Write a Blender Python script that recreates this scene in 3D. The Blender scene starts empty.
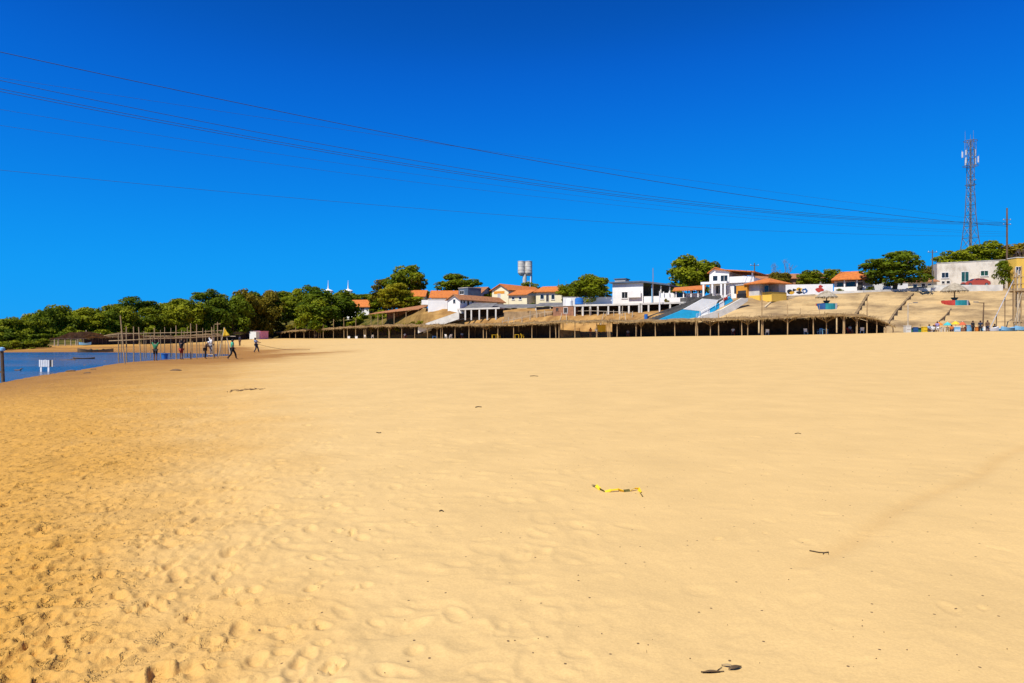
import bpy, math, random
import numpy as np
from mathutils import Vector, Matrix

R = math.radians
random.seed(7)
rng = np.random.default_rng(11)

# ------------------------------------------------------------------ camera, sky, sun, exposure
scene = bpy.context.scene
F, HY, EYE = 683.0, 335.0, 1.6          # focal length in pixels, horizon row, eye height
cam_d = bpy.data.cameras.new('camera')
cam = bpy.data.objects.new('camera', cam_d)
scene.collection.objects.link(cam)
cam_d.sensor_width = 36.0
cam_d.lens = 36.0 * F / 1024.0
cam_d.shift_y = -(341.5 - HY) / 1024.0
cam_d.clip_start = 0.1
cam_d.clip_end = 8000
cam.location = (0, 0, EYE)
cam.rotation_euler = (R(90), 0, 0)
scene.camera = cam

SUN_EL = R(54)
SUN_AZ = math.atan2(-0.64, -0.77)       # towards the sun, measured from +Y to +X
world = bpy.data.worlds.new('World')
scene.world = world
world.use_nodes = True
nt = world.node_tree
nt.nodes.clear()
wo = nt.nodes.new('ShaderNodeOutputWorld')
bg = nt.nodes.new('ShaderNodeBackground')
sky = nt.nodes.new('ShaderNodeTexSky')
sky.sky_type = 'NISHITA'
sky.sun_disc = False
sky.sun_elevation = SUN_EL
sky.sun_rotation = SUN_AZ
sky.altitude = 3500
sky.air_density = 0.95
sky.dust_density = 0.0
sky.ozone_density = 4.0
# deep polarised-looking blue: one tone curve per channel over the whole sky
scl = nt.nodes.new('ShaderNodeVectorMath'); scl.operation = 'SCALE'; scl.inputs['Scale'].default_value = 0.1
crv = nt.nodes.new('ShaderNodeRGBCurve')
bak = nt.nodes.new('ShaderNodeVectorMath'); bak.operation = 'SCALE'; bak.inputs['Scale'].default_value = 10.0
for ci, pts in enumerate(([(0, 0), (1, .02)], [(0, 0), (.08, .030), (.1204, .0598), (.163, .105), (.25, .175), (.3648, .228), (.55, .258), (1, .275)],
                          [(0, 0), (.15, .17), (.2556, .3326), (.327, .493), (.45, .60), (.625, .669), (.8, .685), (1, .695)])):
    c_ = crv.mapping.curves[ci]
    c_.points[0].location = pts[0]; c_.points[1].location = pts[-1]
    for p_ in pts[1:-1]: c_.points.new(*p_)
crv.mapping.update()
nt.links.new(sky.outputs[0], scl.inputs[0]); nt.links.new(scl.outputs[0], crv.inputs['Color'])
nt.links.new(crv.outputs[0], bak.inputs[0]); nt.links.new(bak.outputs[0], bg.inputs[0])
bg.inputs[1].default_value = 0.10
nt.links.new(bg.outputs[0], wo.inputs[0])

sun_d = bpy.data.lights.new('sun', 'SUN')
sun_d.energy = 4.6
sun_d.angle = R(0.5)
sun_d.color = (1.0, 0.945, 0.85)
sun = bpy.data.objects.new('sun', sun_d)
scene.collection.objects.link(sun)
to_sun = Vector((math.sin(SUN_AZ) * math.cos(SUN_EL), math.cos(SUN_AZ) * math.cos(SUN_EL), math.sin(SUN_EL)))
sun.rotation_euler = to_sun.to_track_quat('Z', 'Y').to_euler()
sun.location = (0, 0, 60)

scene.view_settings.view_transform = 'Standard'
scene.view_settings.look = 'None'
scene.view_settings.exposure = 0.44
scene.view_settings.gamma = 1.0
scene.view_settings.use_curve_mapping = False
scene.render.engine = 'CYCLES'
scene.cycles.max_bounces = 6

# ------------------------------------------------------------------ materials
MATS = {}
def mat(name, col, rough=0.8, var=0.12, scale=3.0, bump=0.0, bscale=None, spec=0.3, col2=None, metallic=0.0, stretch=None, lo=0.35, hi=0.65):
    """procedural paint: two colours blended by noise, with optional relief"""
    if name in MATS:
        return MATS[name]
    m = bpy.data.materials.new(name)
    m.use_nodes = True
    t = m.node_tree
    b = t.nodes['Principled BSDF']
    b.inputs['Roughness'].default_value = rough
    b.inputs['Specular IOR Level'].default_value = spec
    b.inputs['Metallic'].default_value = metallic
    tc = t.nodes.new('ShaderNodeTexCoord')
    mp = t.nodes.new('ShaderNodeMapping')
    t.links.new(tc.outputs['Object'], mp.inputs[0])
    if stretch:
        mp.inputs['Scale'].default_value = stretch
    n = t.nodes.new('ShaderNodeTexNoise')
    n.inputs['Scale'].default_value = scale
    n.inputs['Detail'].default_value = 6
    n.inputs['Roughness'].default_value = 0.62
    t.links.new(mp.outputs[0], n.inputs['Vector'])
    cr = t.nodes.new('ShaderNodeValToRGB')
    c2 = col2 if col2 else tuple(max(0, c * (1 - var * 2.2)) for c in col)
    cr.color_ramp.elements[0].position = lo
    cr.color_ramp.elements[1].position = hi
    cr.color_ramp.elements[0].color = (*c2, 1)
    cr.color_ramp.elements[1].color = (*col, 1)
    t.links.new(n.outputs['Fac'], cr.inputs[0])
    t.links.new(cr.outputs[0], b.inputs['Base Color'])
    if bump:
        n2 = t.nodes.new('ShaderNodeTexNoise')
        n2.inputs['Scale'].default_value = bscale or scale * 6
        n2.inputs['Detail'].default_value = 5
        t.links.new(mp.outputs[0], n2.inputs['Vector'])
        bp = t.nodes.new('ShaderNodeBump')
        bp.inputs['Strength'].default_value = bump
        bp.inputs['Distance'].default_value = 0.05
        t.links.new(n2.outputs['Fac'], bp.inputs['Height'])
        t.links.new(bp.outputs[0], b.inputs['Normal'])
    MATS[name] = m
    return m

def tile_mat(name, col, col2):
    """clay tile roof: rows of barrel tiles as relief plus weathered colour"""
    m = mat(name, col, 0.85, scale=2.2, col2=col2)
    t = m.node_tree
    b = t.nodes['Principled BSDF']
    tc = t.nodes.new('ShaderNodeTexCoord')
    w = t.nodes.new('ShaderNodeTexWave')
    w.inputs['Scale'].default_value = 1.3
    t.links.new(tc.outputs['Object'], w.inputs['Vector'])
    bp = t.nodes.new('ShaderNodeBump')
    bp.inputs['Strength'].default_value = 0.6
    bp.inputs['Distance'].default_value = 0.08
    t.links.new(w.outputs['Fac'], bp.inputs['Height'])
    t.links.new(bp.outputs[0], b.inputs['Normal'])
    return m

def leaf_mat(name, dark, light):
    m = bpy.data.materials.new(name)
    m.use_nodes = True
    t = m.node_tree
    b = t.nodes['Principled BSDF']
    b.inputs['Roughness'].default_value = 0.62
    b.inputs['Specular IOR Level'].default_value = 0.10
    a = t.nodes.new('ShaderNodeAttribute')
    a.attribute_name = 'tint'
    oi = t.nodes.new('ShaderNodeObjectInfo')
    ad = t.nodes.new('ShaderNodeMath')
    ad.operation = 'MULTIPLY_ADD'
    ad.inputs[1].default_value = 0.35
    t.links.new(oi.outputs['Random'], ad.inputs[0])
    t.links.new(a.outputs['Fac'], ad.inputs[2])
    cr = t.nodes.new('ShaderNodeValToRGB')
    cr.color_ramp.elements[0].position = 0.1
    cr.color_ramp.elements[1].position = 1.15 if False else 1.0
    cr.color_ramp.elements[0].color = (*dark, 1)
    cr.color_ramp.elements[1].color = (*light, 1)
    t.links.new(ad.outputs[0], cr.inputs[0])
    t.links.new(cr.outputs[0], b.inputs['Base Color'])
    tl = t.nodes.new('ShaderNodeBsdfTranslucent'); mx = t.nodes.new('ShaderNodeMixShader'); mx.inputs[0].default_value = 0.30
    t.links.new(cr.outputs[0], tl.inputs['Color']); t.links.new(b.outputs[0], mx.inputs[1]); t.links.new(tl.outputs[0], mx.inputs[2])
    t.links.new(mx.outputs[0], t.nodes['Material Output'].inputs['Surface'])
    MATS[name] = m
    return m

leaf_mat('leaf_yellow', (0.075, 0.090, 0.002), (0.34, 0.295, 0.010))
leaf_mat('leaf_dark', (0.032, 0.066, 0.002), (0.150, 0.190, 0.006))
leaf_mat('leaf_mid', (0.055, 0.092, 0.002), (0.260, 0.275, 0.008))
leaf_mat('leaf_light', (0.060, 0.098, 0.002), (0.285, 0.285, 0.008))
leaf_mat('leaf_olive', (0.045, 0.050, 0.003), (0.280, 0.205, 0.012))
leaf_mat('leaf_dry', (0.10, 0.065, 0.035), (0.22, 0.12, 0.075))
mat('bark', (0.16, 0.105, 0.06), 0.9, 0.25, 5, 0.5)
mat('white_wall', (0.80, 0.79, 0.75), 0.85, 0.05, 0.7, 0.1)
mat('dirty_white', (0.66, 0.60, 0.49), 0.88, col2=(0.40, 0.34, 0.26), scale=0.55, stretch=(1, 1, 0.6), bump=0.15, lo=0.3, hi=0.52)
mat('cream_wall', (0.80, 0.72, 0.47), 0.85, 0.06, 0.8)
mat('yellow_wall', (0.80, 0.50, 0.08), 0.8, 0.07, 0.8)
mat('orange_wall', (0.72, 0.30, 0.03), 0.8, 0.08, 0.8)
mat('grey_wall', (0.55, 0.52, 0.47), 0.85, 0.1, 0.9)
mat('concrete', (0.56, 0.52, 0.45), 0.9, 0.15, 1.2, 0.3)
mat('tank_concrete', (0.66, 0.62, 0.54), 0.9, 0.14, 0.9, 0.2)
mat('white_concrete', (0.70, 0.66, 0.57), 0.9, 0.12, 0.8, 0.2)
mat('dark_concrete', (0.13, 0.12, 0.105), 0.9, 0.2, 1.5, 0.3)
mat('drain_stone', (0.30, 0.205, 0.10), 0.9, 0.25, 1.0, 0.3)
mat('drain_pale', (0.56, 0.44, 0.27), 0.9, 0.12, 1.0, 0.3)
mat('bank_wall', (0.42, 0.27, 0.13), 0.9, 0.2, 0.8, 0.3)
mat('brick', (0.36, 0.17, 0.09), 0.9, 0.18, 2.0, 0.4)
tile_mat('tile', (0.62, 0.20, 0.035), (0.42, 0.12, 0.03))
tile_mat('tile_old', (0.46, 0.20, 0.075), (0.24, 0.10, 0.045))
mat('sheet_roof', (0.20, 0.19, 0.175), 0.75, 0.2, 1.0, 0.2)
mat('blue_roof', (0.10, 0.14, 0.20), 0.5, 0.15, 1.0)
mat('glass', (0.018, 0.024, 0.03), 0.15, 0.2, 1.0, spec=0.6)
mat('green_glass', (0.02, 0.085, 0.07), 0.2, 0.2, 1.0, spec=0.6)
mat('frame_white', (0.72, 0.71, 0.68), 0.6, 0.05, 2)
mat('dark_door', (0.05, 0.045, 0.04), 0.6, 0.1, 2)
mat('thatch', (0.32, 0.205, 0.075), 0.95, col2=(0.14, 0.080, 0.030), scale=1.6, bump=0.8, bscale=25)
mat('thatch_grey', (0.42, 0.36, 0.26), 0.95, col2=(0.22, 0.18, 0.12), scale=2.2, bump=0.8, bscale=25)
mat('thatch_shade_dark', (0.055, 0.034, 0.018), 0.95, 0.3, 1.8, 0.6)  # dark brown; behind the shelters this colour stands in for shade
mat('pole_wood', (0.46, 0.31, 0.15), 0.85, 0.2, 3.5, 0.3, stretch=(1, 1, 0.25))
mat('pole_dark', (0.17, 0.105, 0.055), 0.9, 0.2, 3.5, 0.3, stretch=(1, 1, 0.25))
mat('pole_pale', (0.55, 0.45, 0.31), 0.85, 0.15, 3.5, 0.2, stretch=(1, 1, 0.25))
mat('tower_steel', (0.18, 0.185, 0.20), 0.6, 0.25, 0.5, metallic=0.2)
mat('steel', (0.26, 0.26, 0.27), 0.5, 0.2, 1.0, metallic=0.4)
mat('rust_steel', (0.30, 0.17, 0.12), 0.6, 0.25, 0.6, metallic=0.2, col2=(0.22, 0.20, 0.20))
mat('white_metal', (0.76, 0.76, 0.75), 0.4, 0.04, 2)
mat('cable', (0.025, 0.032, 0.045), 0.6, 0.1, 1)
mat('plastic_white', (0.80, 0.79, 0.76), 0.4, 0.04, 3)
mat('plastic_blue', (0.03, 0.17, 0.50), 0.4, 0.08, 3)
mat('plastic_yellow', (0.80, 0.52, 0.02), 0.4, 0.08, 3)
mat('plastic_red', (0.55, 0.05, 0.03), 0.4, 0.08, 3)
mat('paint_blue', (0.02, 0.42, 0.72), 0.6, 0.08, 1.2)
mat('paint_teal', (0.02, 0.26, 0.29), 0.6, 0.12, 1.2)
mat('paint_light_blue', (0.22, 0.48, 0.70), 0.6, 0.1, 1.2)
mat('paint_red', (0.50, 0.05, 0.035), 0.6, 0.15, 1.2)
mat('paint_black', (0.02, 0.02, 0.022), 0.6, 0.15, 1.2)
mat('paint_yellow', (0.75, 0.42, 0.04), 0.6, 0.12, 1.2)
mat('paint_navy', (0.02, 0.09, 0.26), 0.6, 0.12, 1.2)
mat('paint_pink', (0.75, 0.30, 0.48), 0.7, 0.06, 1.5)
mat('car_paint', (0.36, 0.055, 0.022), 0.3, 0.05, 1.0, spec=0.6)
mat('strap_dark', (0.12, 0.10, 0.02), 0.6, 0.2, 8)
mat('pipe_grey', (0.50, 0.50, 0.52), 0.5, 0.15, 0.6)
mat('rubber', (0.02, 0.02, 0.02), 0.8, 0.1, 4)
mat('skin', (0.17, 0.085, 0.05), 0.6, 0.08, 9)
mat('hair', (0.012, 0.010, 0.009), 0.7, 0.2, 20)
CL = {'green': (0.04, 0.20, 0.09), 'navy': (0.02, 0.03, 0.06), 'black': (0.02, 0.02, 0.022), 'red': (0.36, 0.055, 0.03),
      'white': (0.72, 0.71, 0.68), 'mint': (0.09, 0.55, 0.32), 'light_blue': (0.30, 0.42, 0.58), 'grey': (0.25, 0.25, 0.26),
      'brown': (0.14, 0.085, 0.05), 'blue': (0.04, 0.16, 0.42), 'orange': (0.62, 0.17, 0.03), 'purple': (0.30, 0.25, 0.48)}
for k, c in CL.items():
    mat('cloth_' + k, c, 0.9, 0.12, 9)
mat('canvas_orange', (0.70, 0.22, 0.03), 0.85, 0.1, 3)
mat('canvas_teal', (0.06, 0.45, 0.45), 0.85, 0.1, 3)
mat('canvas_yellow', (0.80, 0.50, 0.03), 0.85, 0.1, 3)
mat('canvas_red', (0.60, 0.13, 0.05), 0.85, 0.1, 3)

def M(n):
    return MATS[n]

# ------------------------------------------------------------------ mesh helpers
COL = scene.collection
class MB:
    def __init__(s):
        s.v = []; s.f = []
    def add(s, vs, fs):
        o = len(s.v)
        s.v += [tuple(v) for v in vs]
        s.f += [tuple(i + o for i in f) for f in fs]
        return s
    def box(s, x0, y0, z0, x1, y1, z1):
        vs = [(x0, y0, z0), (x1, y0, z0), (x1, y1, z0), (x0, y1, z0), (x0, y0, z1), (x1, y0, z1), (x1, y1, z1), (x0, y1, z1)]
        return s.add(vs, [(0, 3, 2, 1), (4, 5, 6, 7), (0, 1, 5, 4), (1, 2, 6, 5), (2, 3, 7, 6), (3, 0, 4, 7)])
    def hexa(s, b, t):
        """b, t: four bottom and four top corners, both counter-clockwise seen from above"""
        return s.add(list(b) + list(t), [(0, 3, 2, 1), (4, 5, 6, 7), (0, 1, 5, 4), (1, 2, 6, 5), (2, 3, 7, 6), (3, 0, 4, 7)])
    def bar(s, p, q, r0, r1=None, n=6, bend=0.0):
        p = Vector(p); q = Vector(q)
        r1 = r0 if r1 is None else r1
        d = (q - p)
        if d.length < 1e-6:
            return s
        zq = d.to_track_quat('Z', 'Y')
        rings = [0, 0.5, 1] if bend else [0, 1]
        vs = []
        off = zq @ Vector((bend, bend * 0.6, 0))
        for t in rings:
            c = p.lerp(q, t) + (off if t == 0.5 else Vector())
            r = r0 + (r1 - r0) * t
            for k in range(n):
                a = 2 * math.pi * k / n
                vs.append(c + zq @ Vector((r * math.cos(a), r * math.sin(a), 0)))
        fs = []
        for j in range(len(rings) - 1):
            for k in range(n):
                fs.append((j * n + k, j * n + (k + 1) % n, (j + 1) * n + (k + 1) % n, (j + 1) * n + k))
        fs.append(tuple(reversed(range(n))))
        L = (len(rings) - 1) * n
        fs.append(tuple(L + k for k in range(n)))
        return s.add(vs, fs)
    def beam(s, p, q, w, h):
        """rectangular beam, w across, h upright"""
        p = Vector(p); q = Vector(q)
        d = (q - p).normalized()
        sd = d.cross(Vector((0, 0, 1)))
        sd = Vector((1, 0, 0)) if sd.length < 1e-4 else sd.normalized()
        up = sd.cross(d).normalized()
        a = sd * w / 2; b = up * h / 2
        vs = [p - a - b, p + a - b, p + a + b, p - a + b, q - a - b, q + a - b, q + a + b, q - a + b]
        return s.add(vs, [(0, 1, 2, 3), (7, 6, 5, 4), (0, 4, 5, 1), (1, 5, 6, 2), (2, 6, 7, 3), (3, 7, 4, 0)])
    def lathe(s, prof, n=12, c=(0, 0, 0)):
        vs = []; fs = []
        for r, z in prof:
            for k in range(n):
                a = 2 * math.pi * k / n
                vs.append((c[0] + r * math.cos(a), c[1] + r * math.sin(a), c[2] + z))
        for j in range(len(prof) - 1):
            for k in range(n):
                fs.append((j * n + k, j * n + (k + 1) % n, (j + 1) * n + (k + 1) % n, (j + 1) * n + k))
        fs.append(tuple(reversed(range(n))))
        fs.append(tuple((len(prof) - 1) * n + k for k in range(n)))
        return s.add(vs, fs)
    def prism(s, poly, d0, d1, axis='y'):
        """poly in the (x,z) plane pushed along y from d0 to d1 (axis y), or (y,z) along x"""
        n = len(poly)
        if axis == 'y':
            vs = [(a, d0, b) for a, b in poly] + [(a, d1, b) for a, b in poly]
        elif axis == 'x':
            vs = [(d0, a, b) for a, b in poly] + [(d1, a, b) for a, b in poly]
        else:
            vs = [(a, b, d0) for a, b in poly] + [(a, b, d1) for a, b in poly]
        fs = [tuple(range(n)), tuple(reversed(range(n, 2 * n)))]
        for k in range(n):
            fs.append((k, n + k, n + (k + 1) % n, (k + 1) % n))
        return s.add(vs, fs)
    def build(s, name, m, parent=None, loc=None, smooth=False):
        me = bpy.data.meshes.new(name)
        me.from_pydata(s.v, [], s.f)
        me.validate()
        import bmesh
        bm = bmesh.new(); bm.from_mesh(me)
        bmesh.ops.recalc_face_normals(bm, faces=bm.faces)
        bm.to_mesh(me); bm.free()
        me.materials.append(M(m) if isinstance(m, str) else m)
        if smooth:
            for p in me.polygons: p.use_smooth = True
        o = bpy.data.objects.new(name, me)
        COL.objects.link(o)
        if parent is not None: o.parent = parent
        if loc is not None: o.location = loc
        return o

def tag(o, label=None, cat=None, group=None, kind=None):
    if label: o['label'] = label
    if cat: o['category'] = cat
    if group: o['group'] = group
    if kind: o['kind'] = kind
    return o

def thing(name, label, cat, loc=(0, 0, 0), rz=0.0, group=None):
    o = bpy.data.objects.new(name, None)
    o.empty_display_size = 0.3
    COL.objects.link(o)
    o.location = loc
    o.rotation_euler = (0, 0, rz)
    return tag(o, label, cat, group)

def np_mesh(name, V, Q, m, smooth=True):
    me = bpy.data.meshes.new(name)
    V = np.asarray(V, np.float32); Q = np.asarray(Q, np.int32)
    me.vertices.add(len(V)); me.vertices.foreach_set('co', V.ravel())
    k = Q.shape[1]
    me.loops.add(Q.size); me.loops.foreach_set('vertex_index', Q.ravel())
    me.polygons.add(len(Q))
    me.polygons.foreach_set('loop_start', np.arange(len(Q), dtype=np.int32) * k)
    me.polygons.foreach_set('loop_total', np.full(len(Q), k, np.int32))
    me.update(calc_edges=True)
    me.polygons.foreach_set('use_smooth', np.full(len(Q), smooth))
    if m is not None: me.materials.append(M(m) if isinstance(m, str) else m)
    return me

def vnoise(x, y, seed=0):
    """value noise, smooth, 0..1"""
    x = np.asarray(x, float); y = np.asarray(y, float)
    tab = np.random.default_rng(seed).random((256, 256))
    xi = np.floor(x).astype(int); yi = np.floor(y).astype(int)
    fx = x - xi; fy = y - yi
    fx = fx * fx * (3 - 2 * fx); fy = fy * fy * (3 - 2 * fy)
    g = lambda a, b: tab[a & 255, b & 255]
    return (g(xi, yi) * (1 - fx) + g(xi + 1, yi) * fx) * (1 - fy) + (g(xi, yi + 1) * (1 - fx) + g(xi + 1, yi + 1) * fx) * fy

def fbm(x, y, seed=0, o=4, gain=0.5):
    s = 0; a = 1; tot = 0
    for k in range(o):
        s = s + a * vnoise(x * 2 ** k + 17.3 * k, y * 2 ** k - 9.1 * k, seed + k); tot += a; a *= gain
    return s / tot

# ------------------------------------------------------------------ from photograph rows and columns to places
def ux(px): return (px - 512.0) / F
def W(px, py, Y): return Vector((Y * ux(px), Y, EYE + Y * (HY - py) / F))
def zat(py, Y): return EYE + Y * (HY - py) / F

# ------------------------------------------------------------------ the lie of the land: cross sections every few degrees
# column, near shore (Y,z), channel (Y,z), far shore (Y,z), foot of bank (Y,z), dip behind it, top of bank (Y,z), terrace (Y,z), far (Y,z)
PROF = np.array([
 (-1000, 18, -.6,  40, -1.5, 90, -.6, 100, .0, 0, 150, 4, 200, 6, 330, 8),
 (-300, 21, -.6,  45, -1.5, 90, -.6, 99, -.15, 0, 150, 4, 200, 6, 330, 8),
 (-100, 26, -.6,  50, -1.4, 88, -.6, 100, -.2, 0, 150, 4, 200, 6, 330, 8),
 (0,    31.3, -.6, 55, -1.3, 86.5, -.6, 103, -.28, 0, 150, 3, 190, 6, 330, 9),
 (80,   43, -.6,  62, -1.1, 88, -.6, 112, -.12, 0, 150, 3, 200, 6, 330, 9),
 (125,  54.6, -.6, 68, -1.0, 86, -.6, 125, -.05, 0, 160, 3.5, 205, 7, 330, 10),
 (165,  61.3, -.6, 70, -.9, 83.5, -.6, 140, -.14, 0, 170, 4, 210, 7, 330, 10),
 (200,  66.8, -.6, 73, -.75, 81, -.6, 160, -.04, 0, 185, 4.5, 220, 8, 330, 11),
 (228,  71, -.58, 75, -.63, 80, -.58, 182, .3, 0, 210, 5, 235, 8, 330, 11),
 (250,  69, -.42, 76, -.40, 82, -.35, 196, .55, 0, 225, 6, 250, 9, 330, 12),
 (270,  66, -.32, 76, -.28, 84, -.20, 202, .6, 0, 235, 6.5, 260, 9, 330, 12),
 (300,  62, -.22, 76, -.18, 88, -.10, 194, .62, 0, 225, 6, 260, 9, 330, 13),
 (350,  50, -.10, 76, .05, 90, .15, 172, .72, 0, 195, 5.3, 230, 9, 330, 13),
 (400,  40, .0, 76, .30, 100, .50, 150, .83, 0, 166, 5.6, 182, 8.5, 330, 13),
 (428,  40, .03, 72, .33, 100, .56, 141, .86, 0, 150, 6.3, 156, 7.6, 330, 12),
 (450,  40, .05, 70, .35, 100, .60, 136, .88, 0, 146, 5.2, 150, 7.4, 330, 12),
 (500,  40, .08, 70, .40, 95, .65, 127, .95, 0, 140, 4.9, 149, 7.4, 330, 12),
 (560,  40, .10, 65, .45, 90, .70, 117, 1.03, 0, 127, 5.0, 138, 7.0, 330, 12),
 (620,  40, .12, 65, .50, 88, .80, 110, 1.25, 0, 121, 5.0, 132, 7.0, 330, 12),
 (660,  40, .14, 65, .55, 85, .85, 105.5, 1.37, 0, 118, 5.3, 130, 7.2, 330, 12),
 (705,  40, .15, 62, .60, 82, .92, 102.2, 1.45, 0, 118.8, 5.8, 128, 8.0, 330, 12.4),
 (735,  40, .15, 62, .60, 82, .95, 100, 1.5, 0, 119, 8.0, 130, 8.6, 330, 12.5),
 (800,  38, .16, 60, .65, 80, 1.05, 96, 1.63, 0, 120, 8.6, 130, 9.2, 330, 13),
 (850,  38, .17, 60, .70, 78, 1.15, 93, 1.74, 0, 121, 9.0, 130, 9.4, 330, 13),
 (895,  38, .18, 60, .75, 76, 1.25, 91, 1.9, .1, 122, 9.5, 131, 9.9, 330, 13),
 (915,  38, .19, 60, .78, 76, 1.30, 90.5, 1.97, .7, 122, 9.55, 131, 10, 330, 13),
 (960,  38, .2, 60, .8, 75, 1.35, 89.5, 2.06, .8, 122, 9.75, 131, 10.2, 330, 13),
 (1024, 38, .2, 60, .85, 74, 1.40, 88, 2.1, .8, 122, 10, 131, 10.4, 330, 13),
 (2200, 38, .2, 58, .85, 72, 1.40, 86, 2.2, .8, 122, 10.2, 131, 10.5, 330, 13)], float)

def knots(u):
    """u = X/Y; returns arrays Y[k], z[k] for the cross section through it"""
    px = np.atleast_1d(u) * F + 512
    c = [np.interp(px, PROF[:, 0], PROF[:, k]) for k in range(PROF.shape[1])]
    Ys = [0 * c[0], c[1], c[3], c[5], c[7], c[7] + 3.0, c[7] + 5.5, c[10], c[12], c[14], 0 * c[0] + 2500]
    zs = [0 * c[0], c[2], c[4], c[6], c[8], c[8] - c[9], c[8] - c[9] * .9, c[11], c[13], c[15], c[15] + 4]
    return np.array(Ys), np.array(zs)

def gz(X, Y):
    """ground height, without the small relief"""
    Ys, zs = knots(np.array([X / max(Y, 0.01)]))
    return float(np.interp(Y, Ys[:, 0], zs[:, 0]))

def G(px, Y, dz=0.0):
    X = Y * ux(px)
    return Vector((X, Y, gz(X, Y) + dz))

def foot(px):
    Ys, zs = knots(np.array([ux(px)]))
    return float(Ys[4, 0]), float(zs[4, 0])

# ------------------------------------------------------------------ ground: beach, hillside, river
def sand_material():
    m = bpy.data.materials.new('sand'); m.use_nodes = True
    t = m.node_tree; b = t.nodes['Principled BSDF']
    b.inputs['Specular IOR Level'].default_value = 0.12
    tc = t.nodes.new('ShaderNodeTexCoord')
    def noise(scale, det=5, rough=0.6):
        n = t.nodes.new('ShaderNodeTexNoise'); n.inputs['Scale'].default_value = scale
        n.inputs['Detail'].default_value = det; n.inputs['Roughness'].default_value = rough
        t.links.new(tc.outputs['Object'], n.inputs['Vector']); return n
    def attr(nm):
        a = t.nodes.new('ShaderNodeAttribute'); a.attribute_name = nm; return a
    def mix(f, a, bb, bt='MIX'):
        x = t.nodes.new('ShaderNodeMix'); x.data_type = 'RGBA'; x.blend_type = bt
        for s, v in ((x.inputs['Factor'], f), (x.inputs['A'], a), (x.inputs['B'], bb)):
            if isinstance(v, (int, float)): s.default_value = v
            elif isinstance(v, tuple): s.default_value = (*v, 1)
            else: t.links.new(v, s)
        return x.outputs['Result']
    c = mix(attr('tan').outputs['Fac'], (0.610, 0.418, 0.170), (0.540, 0.290, 0.060))
    c = mix(attr('wet').outputs['Fac'], c, (0.310, 0.150, 0.036))
    n1 = noise(0.9, 6); r1 = t.nodes.new('ShaderNodeMapRange')
    r1.inputs['From Min'].default_value = 0.3; r1.inputs['From Max'].default_value = 0.7
    r1.inputs['To Min'].default_value = 0.93; r1.inputs['To Max'].default_value = 1.05
    t.links.new(n1.outputs['Fac'], r1.inputs[0])
    n2 = noise(60, 4, 0.8); r2 = t.nodes.new('ShaderNodeMapRange')
    r2.inputs['From Min'].default_value = 0.25; r2.inputs['From Max'].default_value = 0.75
    r2.inputs['To Min'].default_value = 0.86; r2.inputs['To Max'].default_value = 1.10
    t.links.new(n2.outputs['Fac'], r2.inputs[0])
    v = t.nodes.new('ShaderNodeMath'); v.operation = 'MULTIPLY'
    t.links.new(r1.outputs[0], v.inputs[0]); t.links.new(r2.outputs[0], v.inputs[1])
    c = mix(1.0, c, v.outputs[0], 'MULTIPLY')
    # scattered dark specks: bits of leaf and charcoal lying in the sand
    vo = t.nodes.new('ShaderNodeTexVoronoi'); vo.inputs['Scale'].default_value = 2.3; vo.voronoi_dimensions = '2D'
    t.links.new(tc.outputs['Object'], vo.inputs['Vector'])
    lt = t.nodes.new('ShaderNodeMath'); lt.operation = 'LESS_THAN'; lt.inputs[1].default_value = 0.017
    t.links.new(vo.outputs['Distance'], lt.inputs[0])
    c = mix(lt.outputs[0], c, (0.13, 0.08, 0.04))
    t.links.new(c, b.inputs['Base Color'])
    rr = t.nodes.new('ShaderNodeMapRange'); rr.inputs['To Min'].default_value = 0.95; rr.inputs['To Max'].default_value = 0.9
    t.links.new(attr('wet').outputs['Fac'], rr.inputs[0]); t.links.new(rr.outputs[0], b.inputs['Roughness'])
    n3 = noise(30, 5, 0.65)
    bp = t.nodes.new('ShaderNodeBump'); bp.inputs['Distance'].default_value = 0.035
    rb = t.nodes.new('ShaderNodeMapRange'); rb.inputs['To Min'].default_value = 0.14; rb.inputs['To Max'].default_value = 0.55
    t.links.new(attr('tan').outputs['Fac'], rb.inputs[0]); t.links.new(rb.outputs[0], bp.inputs['Strength'])
    t.links.new(n3.outputs['Fac'], bp.inputs['Height'])
    # crusty, sharp-edged little hollows where the sand is trodden
    n4 = noise(11, 4, 0.6); r4 = t.nodes.new('ShaderNodeMapRange')
    r4.inputs['From Min'].default_value = 0.37; r4.inputs['From Max'].default_value = 0.43
    t.links.new(n4.outputs['Fac'], r4.inputs[0])
    b4 = t.nodes.new('ShaderNodeBump'); b4.inputs['Distance'].default_value = 0.022
    r5 = t.nodes.new('ShaderNodeMapRange'); r5.inputs['From Min'].default_value = 0.15; r5.inputs['From Max'].default_value = 0.9; r5.inputs['To Max'].default_value = 0.85
    t.links.new(attr('tan').outputs['Fac'], r5.inputs[0]); t.links.new(r5.outputs[0], b4.inputs['Strength'])
    t.links.new(r4.outputs[0], b4.inputs['Height']); t.links.new(bp.outputs[0], b4.inputs['Normal'])
    t.links.new(b4.outputs[0], b.inputs['Normal'])
    MATS['sand'] = m
sand_material()

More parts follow.
